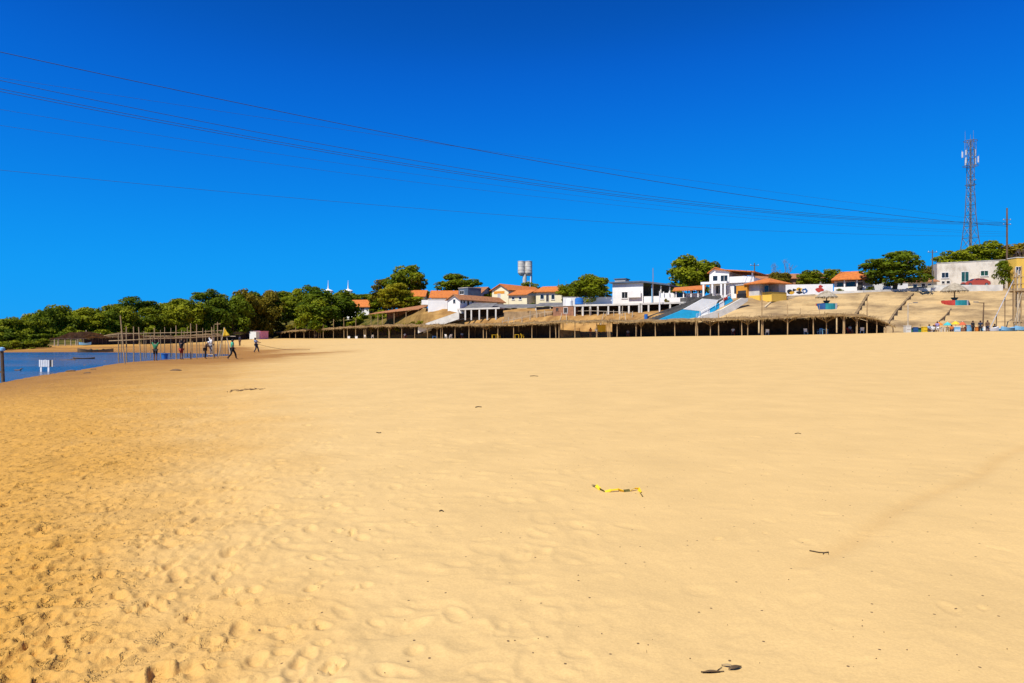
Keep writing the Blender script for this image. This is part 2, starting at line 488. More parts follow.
def hill_material():
    m = bpy.data.materials.new('hill_soil'); m.use_nodes = True
    t = m.node_tree; b = t.nodes['Principled BSDF']
    b.inputs['Roughness'].default_value = 0.95; b.inputs['Specular IOR Level'].default_value = 0.1
    tc = t.nodes.new('ShaderNodeTexCoord')
    def ramp(scale, c0, c1, lo, hi, st=(1, 1, 1)):
        mp = t.nodes.new('ShaderNodeMapping'); mp.inputs['Scale'].default_value = st
        t.links.new(tc.outputs['Object'], mp.inputs[0])
        n = t.nodes.new('ShaderNodeTexNoise'); n.inputs['Scale'].default_value = scale; n.inputs['Detail'].default_value = 7
        n.inputs['Roughness'].default_value = 0.65
        t.links.new(mp.outputs[0], n.inputs['Vector'])
        r = t.nodes.new('ShaderNodeValToRGB')
        r.color_ramp.elements[0].position = lo; r.color_ramp.elements[1].position = hi
        r.color_ramp.elements[0].color = (*c0, 1); r.color_ramp.elements[1].color = (*c1, 1)
        t.links.new(n.outputs['Fac'], r.inputs[0]); return r.outputs[0]
    soil = ramp(0.35, (0.23, 0.120, 0.038), (0.42, 0.240, 0.078), 0.38, 0.62)
    paved = ramp(0.30, (0.21, 0.140, 0.072), (0.485, 0.338, 0.158), 0.38, 0.58, (0.35, 0.8, 1.6))
    grass = ramp(0.5, (0.030, 0.042, 0.006), (0.17, 0.125, 0.025), 0.4, 0.66)
    def mixa(a, bb, at):
        x = t.nodes.new('ShaderNodeMix'); x.data_type = 'RGBA'
        q = t.nodes.new('ShaderNodeAttribute'); q.attribute_name = at
        t.links.new(q.outputs['Fac'], x.inputs['Factor']); t.links.new(a, x.inputs['A']); t.links.new(bb, x.inputs['B'])
        return x.outputs['Result']
    c = mixa(mixa(soil, paved, 'paved'), grass, 'veg')
    t.links.new(c, b.inputs['Base Color'])
    n3 = t.nodes.new('ShaderNodeTexNoise'); n3.inputs['Scale'].default_value = 2.5; n3.inputs['Detail'].default_value = 6
    t.links.new(tc.outputs['Object'], n3.inputs['Vector'])
    bp = t.nodes.new('ShaderNodeBump'); bp.inputs['Strength'].default_value = 0.4; bp.inputs['Distance'].default_value = 0.2
    t.links.new(n3.outputs['Fac'], bp.inputs['Height']); t.links.new(bp.outputs[0], b.inputs['Normal'])
    MATS['hill_soil'] = m
hill_material()

def smooth(a, lo, hi):
    t = np.clip((a - lo) / (hi - lo), 0, 1); return t * t * (3 - 2 * t)

def set_attr(me, name, arr):
    a = me.attributes.new(name, 'FLOAT', 'POINT'); a.data.foreach_set('value', np.asarray(arr, np.float32).ravel())

def grid_quads(nr, nc, o=0):
    i = np.arange(nr - 1)[:, None] * nc + np.arange(nc - 1)[None, :]
    return np.stack([i, i + 1, i + nc + 1, i + nc], -1).reshape(-1, 4) + o

def build_beach():
    U = np.concatenate([np.linspace(-2.6, -0.9, 36), np.linspace(-0.88, 0.88, 600), np.linspace(0.9, 2.6, 36)])
    nr = 960
    Ys, zs = knots(U)
    Y4 = Ys[4]
    y0 = 1.3
    T = np.linspace(0, 1, nr)[:, None]
    Y = y0 * (Y4[None, :] / y0) ** T
    X = Y * U[None, :]
    Z = np.empty_like(Y)
    for j in range(len(U)):
        Z[:, j] = np.interp(Y[:, j], Ys[:, j], zs[:, j])
    # soften the creases of the cross sections
    for _ in range(10):
        Z[1:-1] = (Z[:-2] + 2 * Z[1:-1] + Z[2:]) / 4
    # how trodden: the left, riverward side
    tr = smooth(-X - 0.16 * Y + 0.9 * (fbm(X * .35, Y * .35, 5) - .5) * 2, 0.0, 0.36 * Y + 0.6)
    fade = 1 - smooth(Y, 0.80 * Y4[None, :], 0.97 * Y4[None, :])
    wetz = 1 - smooth(Z, -0.56, -0.40)
    rel = (fbm(X * 1.1, Y * 1.1, 21, 4) - .5) * (0.021 + 0.022 * tr)
    rel += (fbm(X * 3.3, Y * 3.3, 31, 4) - .5) * (0.009 + 0.034 * tr)
    rid = np.abs(fbm(X * 7, Y * 7, 33, 3) - .5) * 2
    rel += (rid - .25) * 0.026 * (0.12 + tr) + (fbm(X * 16, Y * 16, 35, 3) - .5) * (0.003 + 0.012 * tr)
    rip = np.sin((X * 0.35 + Y) * 2 * np.pi / 0.34 + 5 * fbm(X * .6, Y * .6, 41, 3))
    rel += 0.0010 * rip * (1 - tr) * smooth(fbm(X * .5, Y * .5, 47, 2), .35, .6)
    # the faint wheel rut towards the right, from (790,570) to (1024,450) in the photograph
    def gp(px, py):
        Yg = EYE * F / (py - HY); return np.array((Yg * ux(px), Yg))
    a, b_ = gp(770, 582), gp(1040, 443)
    d = (b_ - a) / np.linalg.norm(b_ - a)
    along = (X - a[0]) * d[0] + (Y - a[1]) * d[1]
    perp = -(X - a[0]) * d[1] + (Y - a[1]) * d[0] + 0.05 * np.sin(along * 1.7)
    L = np.linalg.norm(b_ - a)
    rut = smooth(along, -0.2, 1.2) * np.exp(-((perp) / 0.10) ** 2)
    rut_c = smooth(along, -0.2, 1.2) * np.exp(-((perp) / 0.09) ** 2) * (0.5 + 0.8 * fbm(X * 6, Y * 6, 61, 3))
    rel -= 0.016 * rut
    rel += 0.005 * smooth(along, 0, 2) * np.exp(-((np.abs(perp) - 0.19) / 0.06) ** 2)
    # footprints and scuffs
    r = np.random.default_rng(5)
    lnR = np.log(Y4 / y0)
    jm = np.searchsorted(U, 0)
    def dent(x, y, rx, ry, rot, dep):
        R_ = 2.4 * max(rx, ry)
        if y - R_ < y0 * 1.02: return
        i0 = int(max(0, np.log((y - R_) / y0) / lnR.max() * (nr - 1) - 2)); i1 = int(min(nr - 1, np.log((y + R_) / y0) / lnR.min() * (nr - 1) + 3))
        j0 = np.searchsorted(U, min((x - R_) / (y - R_), (x - R_) / (y + R_))) - 1; j1 = np.searchsorted(U, max((x + R_) / (y - R_), (x + R_) / (y + R_))) + 1
        j0 = max(0, j0)
        if i1 <= i0 or j1 <= j0: return
        dx = X[i0:i1, j0:j1] - x; dy = Y[i0:i1, j0:j1] - y
        c, s = math.cos(rot), math.sin(rot)
        qx = (dx * c + dy * s) / rx; qy = (-dx * s + dy * c) / ry
        q = np.sqrt(qx * qx + qy * qy)
        rel[i0:i1, j0:j1] += -dep * np.exp(-q ** 4 * 0.8) + 0.40 * dep * np.exp(-((q - 1.35) / .32) ** 2) * (1 + .6 * qx / (q + .2))
    n = 0
    while n < 5200:
        y = 2.3 + 48 * r.random() ** 1.7
        u = r.uniform(-.95, .9)
        x = u * y
        dens = min(1, max(0, (-x - .10 * y) / (.42 * y)))
        if r.random() > dens + 0.012: 
            n += 0.25; continue
        n += 1
        big = r.random() < .28
        rx = r.uniform(.06, .11) if big else r.uniform(.022, .05)
        ry = r.uniform(.03, .05) if big else rx * r.uniform(.5, 1)
        grow = 1 + y / 60
        dent(x, y, rx * grow, ry * grow, r.uniform(0, math.pi), r.uniform(.008, .024) * (0.5 + .6 * dens) * (1.1 if big else .9) * (2.2 if (not big and r.random() < .14) else 1))
    # the sharp little holes that show dark in the photograph
    for (px, py, k) in [(85, 516, 1.), (24, 536, 1.2), (8, 592, 1.3), (28, 597, 1.3), (72, 571, 1.1), (79, 584, 1.), (122, 564, 1.1), (129, 604, 1.1), (35, 624, 1.1), (100, 645, 1.0), (97, 652, 1.0), (73, 676, 1.2), (180, 609, .8), (229, 634, .9),
                       (50, 505, 1.), (42, 515, .9), (108, 466, 1.3), (35, 461, 1.1), (76, 500, 1.), (150, 640, .8), (15, 560, 1.0), (60, 540, .9), (170, 560, .7), (140, 530, .8)]:
        q = gp(px, py); dent(q[0], q[1], .030 * k, .017 * k, r.uniform(-.4, .9), .034 * k); dent(q[0] + .06 * k, q[1] + .02, .08 * k, .03 * k, r.uniform(0, .8), .010)
    # soft, half-filled hollows where the sand is smoother
    for k in range(1500):
        y = 2.3 + 22 * r.random() ** 1.5; u = r.uniform(-.5, .85) if k % 3 == 0 else r.uniform(-.5, .12)
        rr_ = r.uniform(.06, .2)
        dent(u * y, y, rr_, rr_ * r.uniform(.4, .8), r.uniform(0, 3.1), r.uniform(.002, .0062) * (1 - .5 * max(0, u)))
    rel = np.where(rel < -.018, -.018 - .016 * np.tanh((-rel - .018) / .016), rel)
    rel = np.minimum(rel, .036)
    Z = Z + rel * fade * (1 - .6 * wetz)
    tan_ = np.clip(0.06 + 0.95 * smooth(-X - 0.20 * Y + (fbm(X * .8, Y * .8, 71, 4) - .5) * (1.0 + .1 * Y), 0, 0.44 * Y + .6) + .05 * rut_c, 0, 1)
    # damp strip along the water and the dark drift lines
    band = np.exp(-((Z - rel * fade + 0.30 + 0.22 * (fbm(X * .12, Y * .25, 81, 4) - .5)) / .13) ** 2) * smooth(-X, 10, 22) * smooth(Y, 40, 60)
    wet = np.clip((1 - smooth(Z + 0.14 * (fbm(X * .3, Y * .6, 91, 4) - .5), -0.60, -0.10)) * .95 + .8 * band * smooth(fbm(X * .2, Y * .9, 95, 4), .35, .6) + .11 * rut_c, 0, 1)
    # brown damp drift lines curving away from the cove across the upper beach
    pxv = U[None, :] * F + 512; pyv = HY + (EYE - Z) * F / Y
    for (xs, ys, wd, k) in (([150, 200, 232, 262, 300, 340, 380], [362.5, 361.5, 359.5, 357, 354.2, 351.8, 350.2], 1.5, .75), ([205, 240, 270, 300, 330], [357.5, 353.5, 350.5, 348.8, 347.8], 1.3, .6)):
        wet = wet + k * np.exp(-((pyv - np.interp(pxv, xs, ys)) / wd) ** 2) * smooth(pxv, xs[0], xs[0] + 25) * (1 - smooth(pxv, xs[-1] - 60, xs[-1])) * smooth(fbm(X * .35, Y * .5, 97, 4), .25, .6)
    wet = wet + .35 * smooth(pxv, 120, 170) * (1 - smooth(pxv, 235, 300)) * smooth(pyv, 347, 351) * (1 - smooth(pyv, 359, 364))
    wet = np.clip(wet, 0, 1)
    wet = wet * smooth(Y, 16, 26) + .11 * rut_c * (1 - smooth(Y, 16, 26))
    global BEACH
    BEACH = (U, y0, Y4, Z.copy(), nr)
    V = np.stack([X, Y, Z], -1).reshape(-1, 3)
    Q = grid_quads(nr, len(U))
    # sand behind the viewer, joined to the first row
    base = len(V)
    ext = []
    for yy in (-2, -12, -60):
        for xx in (-200, -40, -3.4, 3.4, 40, 200):
            ext.append((xx, yy, 0.0))
    ext += [(-3.4, 1.4, -0.05), (3.4, 1.4, -0.05), (-40, 16, -.35), (40, 16, -.05), (-200, 60, -2.0), (200, 60, -.3)]
    V = np.concatenate([V, np.array(ext)])
    E = lambda k: base + k
    Q2 = [(E(0), E(1), E(7), E(6)), (E(1), E(2), E(8), E(7)), (E(2), E(3), E(9), E(8)), (E(3), E(4), E(10), E(9)), (E(4), E(5), E(11), E(10)),
          (E(6), E(7), E(13), E(12)), (E(7), E(8), E(14), E(13)), (E(8), E(9), E(15), E(14)), (E(9), E(10), E(16), E(15)), (E(10), E(11), E(17), E(16)),
          (E(2), E(18), E(19), E(3)), (E(1), E(20), E(18), E(2)), (E(3), E(19), E(21), E(4)), (E(0), E(22), E(20), E(1)), (E(4), E(21), E(23), E(5))]
    Q2 = np.array(Q2)
    up = []
    for q in Q2:
        p = V[q]; nz = np.cross(p[1] - p[0], p[2] - p[0])[2]
        up.append(q if nz > 0 else q[::-1])
    Q = np.concatenate([Q, np.array(up)])
    me = np_mesh('beach', V, Q, 'sand')
    pad = np.zeros(len(ext))
    set_attr(me, 'tan', np.concatenate([tan_.ravel(), pad + .3]))
    set_attr(me, 'wet', np.concatenate([wet.ravel(), pad]))
    o = bpy.data.objects.new('beach', me); COL.objects.link(o)
    tag(o, 'wide pale sandy beach trodden with footprints', kind='structure')
build_beach()

def sand_h(X, Y):
    """height of the sand with its relief"""
    U, y0, Y4, Z, nr = BEACH
    j = int(np.clip(np.searchsorted(U, X / Y), 1, len(U) - 1)); i = math.log(Y / y0) / math.log(Y4[j] / y0) * (nr - 1)
    i0 = int(np.clip(math.floor(i), 0, nr - 2)); f = min(1, max(0, i - i0))
    return float(Z[i0, j] * (1 - f) + Z[i0 + 1, j] * f)

def build_hill():
    U = np.concatenate([np.linspace(-2.6, -0.9, 40), np.linspace(-0.88, 0.88, 300), np.linspace(0.9, 2.6, 40)])
    Ys, zs = knots(U)
    rows = [(Ys[4] - .6, zs[4] - .06)]
    for k, n in ((4, 3), (5, 3), (6, 110), (7, 8), (8, 16), (9, 6)):
        for i in range(n):
            t = i / n
            rows.append((Ys[k] * (1 - t) + Ys[k + 1] * t, zs[k] * (1 - t) + zs[k + 1] * t))
    rows.append((Ys[10], zs[10]))
    Y = np.array([r[0] for r in rows]); Z = np.array([r[1] for r in rows])
    X = Y * U[None, :]
    px = U[None, :] * F + 512
    Ytop = Ys[7][None, :]
    lump = (fbm(X * .15, Y * .15, 3, 4) - .5)
    Z = Z + lump * (0.8 - .5 * smooth(px, 425, 450)) * smooth(Y - Ys[6][None, :], 0, 4) * (0.45 + .55 * (1 - smooth(px, 660, 720)))
    # worn concrete seating steps on the paved side
    stp = 0.92; q = Z / stp; fr = q - np.floor(q)
    stepped = stp * (np.floor(q) + smooth(fr, .80, .99))
    w_ = smooth(px, 770, 800) * smooth(Y - Ys[6][None, :], 0.5, 2) * (1 - smooth(Y - Ytop, -1.5, 0)) * (.45 + .55 * smooth(fbm(X * .25, Y * .25, 13, 3), .36, .55))
    Z = Z + (stepped - Z) * w_ * .95
    V = np.stack([X, Y, Z], -1).reshape(-1, 3)
    me = np_mesh('hillside', V, grid_quads(len(rows), len(U)), 'hill_soil')
    veg = (1 - smooth(px, 360, 455)) * np.ones_like(Y) * (.35 + .65 * smooth(Y - Ys[6][None, :], -1, 4))
    veg = np.maximum(veg, smooth(Y, Ys[8][None, :] + 5, Ys[8][None, :] + 30))
    veg = np.where((Y < Ys[6][None, :] + .1) & (px < 300), 0.05, veg)
    pav = smooth(px, 665, 720) * (1 - smooth(Y, Ytop + 12, Ytop + 25))
    set_attr(me, 'veg', veg); set_attr(me, 'paved', pav * np.ones_like(Y))
    o = bpy.data.objects.new('hillside', me); COL.objects.link(o)
    tag(o, 'tan hillside rising from the beach to the town', kind='structure')
build_hill()

def build_river():
    m = bpy.data.materials.new('river_water'); m.use_nodes = True
    t = m.node_tree; b = t.nodes['Principled BSDF']
    b.inputs['Base Color'].default_value = (0.022, 0.045, 0.085, 1)
    b.inputs['Roughness'].default_value = 0.16
    b.inputs['IOR'].default_value = 1.33
    b.inputs['Specular IOR Level'].default_value = 0.5
    tc = t.nodes.new('ShaderNodeTexCoord')
    mp = t.nodes.new('ShaderNodeMapping'); mp.inputs['Scale'].default_value = (0.6, 1.6, 1)
    t.links.new(tc.outputs['Object'], mp.inputs[0])
    n = t.nodes.new('ShaderNodeTexNoise'); n.inputs['Scale'].default_value = 1.6; n.inputs['Detail'].default_value = 5
    t.links.new(mp.outputs[0], n.inputs['Vector'])
    bp = t.nodes.new('ShaderNodeBump'); bp.inputs['Strength'].default_value = 0.8; bp.inputs['Distance'].default_value = 0.12
    t.links.new(n.outputs['Fac'], bp.inputs['Height']); t.links.new(bp.outputs[0], b.inputs['Normal'])
    mp2 = t.nodes.new('ShaderNodeMapping'); mp2.inputs['Scale'].default_value = (0.03, 0.07, 1)
    t.links.new(tc.outputs['Object'], mp2.inputs[0])
    n2 = t.nodes.new('ShaderNodeTexNoise'); n2.inputs['Scale'].default_value = 1.4; n2.inputs['Detail'].default_value = 5
    t.links.new(mp2.outputs[0], n2.inputs['Vector'])
    cr = t.nodes.new('ShaderNodeValToRGB')
    cr.color_ramp.elements[0].position = 0.42; cr.color_ramp.elements[1].position = 0.60
    cr.color_ramp.elements[0].color = (0.018, 0.065, 0.135, 1); cr.color_ramp.elements[1].color = (0.095, 0.085, 0.095, 1)
    t.links.new(n2.outputs['Fac'], cr.inputs[0]); t.links.new(cr.outputs[0], b.inputs['Base Color'])
    MATS['river_water'] = m
    mb = MB().add([(-260, 14, -.6), (-14, 14, -.6), (-20, 96, -.6), (-260, 110, -.6)], [(0, 1, 2, 3)])
    tag(mb.build('river', 'river_water'), 'calm blue river at the left edge of the beach', kind='structure')
build_river()

# ------------------------------------------------------------------ trees
def crown_mesh(name, seed, nl=26, nleaf=5200, leaf=0.030, flat=0.0, up=0.25, tight=1.0):
    """leaf clumps in a crown about 1 wide and 1 high (base at z=0); many small leaf faces"""
    r = np.random.default_rng(seed)
    lumps = []
    for k in range(nl):
        a = r.uniform(0, 2 * math.pi); h = r.uniform(0.0, 1.0) ** 0.8
        if flat:
            rad = 0.40 * math.sqrt(max(0.05, 1 - (h * .8) ** 2)) * r.uniform(.45, 1.0) ** .5
        else:
            rad = 0.37 * math.sqrt(max(0.03, 1 - (2 * h - .85) ** 2 * .72)) * r.uniform(.35, 1.0) ** .5
        s = r.uniform(.11, .19) * tight
        lumps.append((rad * math.cos(a), rad * math.sin(a), 0.12 + .74 * h, s, s * r.uniform(.5, .75), r.random()))
    lumps += [(0, 0, .38, .24, .24, .3), (0, 0, .60, .22, .2, .4), (.1, .05, .5, .2, .2, .4), (-.12, -.05, .45, .2, .2, .3)]
    P = np.array(lumps)
    w = P[:, 3] ** 2; w /= w.sum()
    li = r.choice(len(P), nleaf, p=w)
    d = r.normal(size=(nleaf, 3)); d[:, 2] = d[:, 2] * .9 + up
    d /= np.linalg.norm(d, axis=1)[:, None]
    rad = r.uniform(.55, 1.06, nleaf) ** .6
    L = P[li]
    c = L[:, :3] + d * rad[:, None] * np.stack([L[:, 3], L[:, 3], L[:, 4]], -1)
    nrm = d * .9 + r.normal(size=(nleaf, 3)) * .5; nrm[:, 2] += .35
    nrm /= np.linalg.norm(nrm, axis=1)[:, None]
    t = np.cross(nrm, r.normal(size=(nleaf, 3))); t /= np.linalg.norm(t, axis=1)[:, None]
    b = np.cross(nrm, t)
    sz = leaf * r.uniform(.55, 1.35, nleaf)[:, None]
    V = np.stack([c + t * sz, c + b * sz * .62, c - t * sz, c - b * sz * .62], 1).reshape(-1, 3)
    lo, hi = np.percentile(V, .4, 0), np.percentile(V, 99.6, 0)
    rad_ = max(-lo[0], hi[0], -lo[1], hi[1])
    V[:, :2] *= .5 / rad_; V[:, 2] = (V[:, 2] - lo[2]) / (hi[2] - lo[2])
    Q = np.arange(nleaf * 4).reshape(-1, 4)
    me = np_mesh(name, V, Q, None, smooth=False)
    tn = np.clip(L[:, 5] * .5 + r.random(nleaf) * .35 + (L[:, 2] - .5) * .15, 0, 1)
    set_attr(me, 'tint', np.repeat(tn, 4))
    return me

CROWNS = {'round': [crown_mesh('crown_round', 100 + k) for k in range(4)],
          'dense': [crown_mesh('crown_dense', 200 + k, 34, 7000, .027, tight=.92) for k in range(2)],
          'flat': [crown_mesh('crown_flat', 300 + k, 26, 4600, .030, flat=1) for k in range(2)],
          'loose': [crown_mesh('crown_loose', 400 + k, 22, 2600, .032, tight=.8) for k in range(2)],
          'bush': [crown_mesh('crown_bush', 500 + k, 12, 1200, .055, flat=1, tight=1.15) for k in range(3)]}
_crown_cache = {}
def crown_copy(kind, i, leafm):
    k = (kind, i, leafm)
    if k not in _crown_cache:
        me = CROWNS[kind][i].copy(); me.materials.clear(); me.materials.append(M(leafm)); me.name = 'crown_' + kind
        _crown_cache[k] = me
    return _crown_cache[k]

_tn = 0
def tree(px, Y, top, left, right, bottom, kind, leafm, label, group=None, name='broadleaf_tree', cat='tree', trunk_r=None, base=None, depth=None):
    """crown fills columns left..right, rows top..bottom at distance Y; trunk stands on the ground below"""
    global _tn; _tn += 1
    g = G(px, Y) if base is None else base
    root = thing(name, label, cat, g, 0, group)
    wd = (right - left) / F * Y * 1.04; cx = ((left + right) / 2 - px) / F * Y
    z0 = zat(bottom, Y) - g.z; z1 = zat(top, Y) - g.z
    h = z1 - z0
    me = crown_copy(kind, _tn % len(CROWNS[kind]), leafm)
    rr = random.Random(_tn)
    c = bpy.data.objects.new('crown', me); COL.objects.link(c); c.parent = root
    c.location = (cx, 0, z0); c.scale = (wd, depth or wd, h); c.rotation_euler = (0, 0, rr.uniform(0, 6.28))
    tr = trunk_r or max(.09, wd * .035)
    mb = MB()
    zf = max(0.5, z0 + h * .12)
    mid = Vector((cx * .5 + rr.uniform(-.1, .1) * wd * .3, 0, zf * .55))
    fork = Vector((cx, 0, zf))
    mb.bar((0, 0, -.5), mid, tr * 1.25, tr, 8); mb.bar(mid, fork, tr, tr * .8, 8)
    for k in range(5):
        a = k * 1.256 + rr.uniform(-.4, .4)
        e = Vector((cx + math.cos(a) * wd * .27, math.sin(a) * wd * .27, z0 + h * rr.uniform(.4, .7)))
        m1 = fork.lerp(e, .5) + Vector((0, 0, -h * .05))
        mb.bar(fork, m1, tr * .6, tr * .4, 5); mb.bar(m1, e, tr * .4, tr * .15, 5)
    mb.build('trunk', 'bark', root, smooth=True)
    return root

# ------------------------------------------------------------------ buildings
class House:
    """front wall from A to B (columns and distances); local x runs along it, y goes away from the viewer"""
    def __init__(s, name, label, cat, pa, Ya, pb, Yb, base=None, group=None):
        s.A = Vector((Ya * ux(pa), Ya, 0)); s.B = Vector((Yb * ux(pb), Yb, 0))
        d = s.B - s.A; s.w = d.length; s.ang = math.atan2(d.y, d.x)
        s.dir = d.normalized(); s.nor = Vector((-s.dir.y, s.dir.x, 0))
        s.z = base if base is not None else min(gz(s.A.x, s.A.y), gz(s.B.x, s.B.y)) - .2
        s.root = thing(name, label, cat, (s.A.x, s.A.y, s.z), s.ang, group)
    def face(s, f):
        if f == 'front': return s.A, s.dir
        if f == 'right': return s.B, s.nor
        return s.A, s.nor
    def loc(s, px, py, f='front'):
        """(distance along that face, height) of a spot in the photograph"""
        o, d = s.face(f); u = ux(px)
        t = (u * o.y - o.x) / (d.x - u * d.y)
        y = o.y + d.y * t
        return t, EYE + y * (HY - py) / F - s.z
    def hz(s, py, f='front', px=None):
        if px is None: return EYE + s.A.y * (HY - py) / F - s.z
        return s.loc(px, py, f)[1]
    def wall(s, m, w, d, h, x0=0, y0=0, z0=-.6, name='wall'):
        return MB().box(x0, y0, z0, x0 + w, y0 + d, h).build(name, m, s.root)
    def gable_y(s, m, rm, w, d, h, rh, x0=0, y0=0, over=.45, th=.16, apex=.5):
        MB().prism([(x0, -.6), (x0 + w, -.6), (x0 + w, h), (x0 + w * apex, h + rh), (x0, h)], y0, y0 + d).build('wall', m, s.root)
        ax = x0 + w * apex; k1 = rh / (w * apex); k2 = rh / (w * (1 - apex))
        e = .03
        MB().prism([(x0 - over, h - over * k1 + e), (ax, h + rh + e), (x0 + w + over, h - over * k2 + e),
                    (x0 + w + over, h - over * k2 + th + e), (ax, h + rh + th * 1.2 + e), (x0 - over, h - over * k1 + th + e)], y0 - over, y0 + d + over).build('roof', rm, s.root)
    def gable_x(s, m, rm, w, d, h, rh, x0=0, y0=0, over=.5, th=.16, walls=True, hip=0.0):
        if walls:
            MB().prism([(y0, -.6), (y0 + d, -.6), (y0 + d, h), (y0 + d / 2, h + rh * (0 if hip else 1)), (y0, h)], x0, x0 + w, 'x').build('wall', m, s.root)
        k = rh / (d / 2); e = .03
        if not hip:
            MB().prism([(y0 - over, h - over * k + e), (y0 + d / 2, h + rh + e), (y0 + d + over, h - over * k + e),
                        (y0 + d + over, h - over * k + th + e), (y0 + d / 2, h + rh + th * 1.2 + e), (y0 - over, h - over * k + th + e)], x0 - over, x0 + w + over, 'x').build('roof', rm, s.root)
        else:
            a, b, c, dd = x0 - over, x0 + w + over, y0 - over, y0 + d + over
            z = h + e; r0, r1, ym = a + hip, b - hip, (c + dd) / 2
            vs = [(a, c, z), (b, c, z), (b, dd, z), (a, dd, z), (a, c, z + th), (b, c, z + th), (b, dd, z + th), (a, dd, z + th), (r0, ym, z + th + rh), (r1, ym, z + th + rh)]
            MB().add(vs, [(0, 3, 2, 1), (0, 1, 5, 4), (1, 2, 6, 5), (2, 3, 7, 6), (3, 0, 4, 7), (4, 5, 9, 8), (5, 6, 9), (6, 7, 8, 9), (7, 4, 8)]).build('roof', rm, s.root)
    def panel(s, f, a0, z0, a1, z1, t0, t1):
        """box lying on a face from a0..a1 along it, standing out from t0 to t1"""
        if f == 'front': return MB().box(a0, -t1, z0, a1, -t0, z1)
        if f == 'right': return MB().box(s.w + t0, a0, z0, s.w + t1, a1, z1)
        return MB().box(-t1, a0, z0, -t0, a1, z1)
    def window(s, f, r, glass='glass', frame='frame_white', name='window', sill=True):
        (a0, z1), (a1, z0) = s.loc(r[0], r[1], f), s.loc(r[2], r[3], f)
        if a0 > a1: a0, a1 = a1, a0
        if z0 > z1: z0, z1 = z1, z0
        o = s.panel(f, a0, z0, a1, z1, -.05, .012).build(name, glass, s.root)
        q = MB(); fw = .07
        for b in ((a0 - fw, z0 - fw, a0, z1 + fw), (a1, z0 - fw, a1 + fw, z1 + fw), (a0, z1, a1, z1 + fw), (a0, z0 - fw, a1, z0)):
            p = s.panel(f, b[0], b[1], b[2], b[3], -.04, .06); q.add(p.v, p.f)
        if a1 - a0 > .9:
            am = (a0 + a1) / 2; p = s.panel(f, am - .025, z0, am + .025, z1, .0, .045); q.add(p.v, p.f)
        q.build('frame', frame, o)
        if sill and name == 'window':
            s.panel(f, a0 - .12, z0 - fw - .08, a1 + .12, z0 - fw, -.03, .13).build('sill', frame, o)
        return o
    def door(s, f, r, m='dark_door'):
        o = s.window(f, r, m, name='door', sill=False)
        return o
    def cap(s, m, w, d, h, x0=0, y0=0, t=.14, over=.08, name='parapet'):
        return MB().box(x0 - over, y0 - over, h, x0 + w + over, y0 + d + over, h + t).build(name, m, s.root)

# --- white house peeping through the trees, left
h = House('house', 'small white house with orange tiled roof among trees left of the tan shed', 'house', 347, 205, 369, 203)
e = h.hz(306.5); h.gable_x('white_wall', 'tile', h.w, 6, e, 1.9)
h.window('front', (350, 307.6, 352.4, 312)); h.door('front', (355.5, 307.5, 358.5, 313.5)); h.window('front', (361, 308, 364, 311.5))
h = House('house', 'white wall of a house almost hidden in the wood above the pink hut', 'house', 282, 238, 292.5, 238)
e = h.hz(310); h.gable_x('white_wall', 'tile_old', h.w, 6, e, 1.0); h.window('front', (285, 312, 287, 315))

# --- church with two steeples behind the trees
h = House('church', 'white church showing only its two thin steeples above the trees', 'church', 324, 300, 351, 300)
hb = h.hz(300); h.gable_y('white_wall', 'tile_old', h.w, 24, hb, 3)
for pc in (327.5, 347.5):
    x = h.loc(pc, 300)[0]
    tw = MB().box(x - 1.5, -.4, 0, x + 1.5, 2.6, h.hz(291.3)).build('tower', 'white_wall', h.root)
    z = h.hz(291.3)
    MB().lathe([(2.1, 0), (2.1, .3), (1.5, .62), (.7, .9), (.3, 1.2), (.2, 2.6)], 12, (x, 1.1, z)).build('dome', 'white_wall', tw, smooth=False)
    MB().bar((x, 1.1, z + 2.5), (x, 1.1, h.hz(280)), .2, .05, 6).build('spire', 'white_metal', tw)

# --- long tan shed on the slope
h = House('open_shed', 'open shed with long tan sloping roof below the round yellow-green tree', 'shed', 370.5, 168, 419, 160)
d = 6.0
zA, zB = h.hz(314.5), h.loc(419, 309.5)[1]
MB().hexa([(-.3, -.3, zA), (h.w + .3, -.3, zB), (h.w + .3, d, zB + 1.6), (-.3, d, zA + 1.0)], [(-.3, -.3, zA + .15), (h.w + .3, -.3, zB + .15), (h.w + .3, d, zB + 1.75), (-.3, d, zA + 1.15)]).build('roof', 'tile_old', h.root)
for k in range(5):
    x = .2 + (h.w - .4) * k / 4; z = zA + (zB - zA) * x / h.w
    MB().bar((x, 0, -1.5), (x, 0, z + .04), .09, .08).build('post', 'pole_wood', h.root)
    MB().bar((x, d - .3, -.5), (x, d - .3, z + 1.0), .09, .08).build('post', 'pole_wood', h.root)
MB().box(.1, d - .2, -.8, h.w - .1, d - .05, zA + .75).build('back_wall', 'brick', h.root)

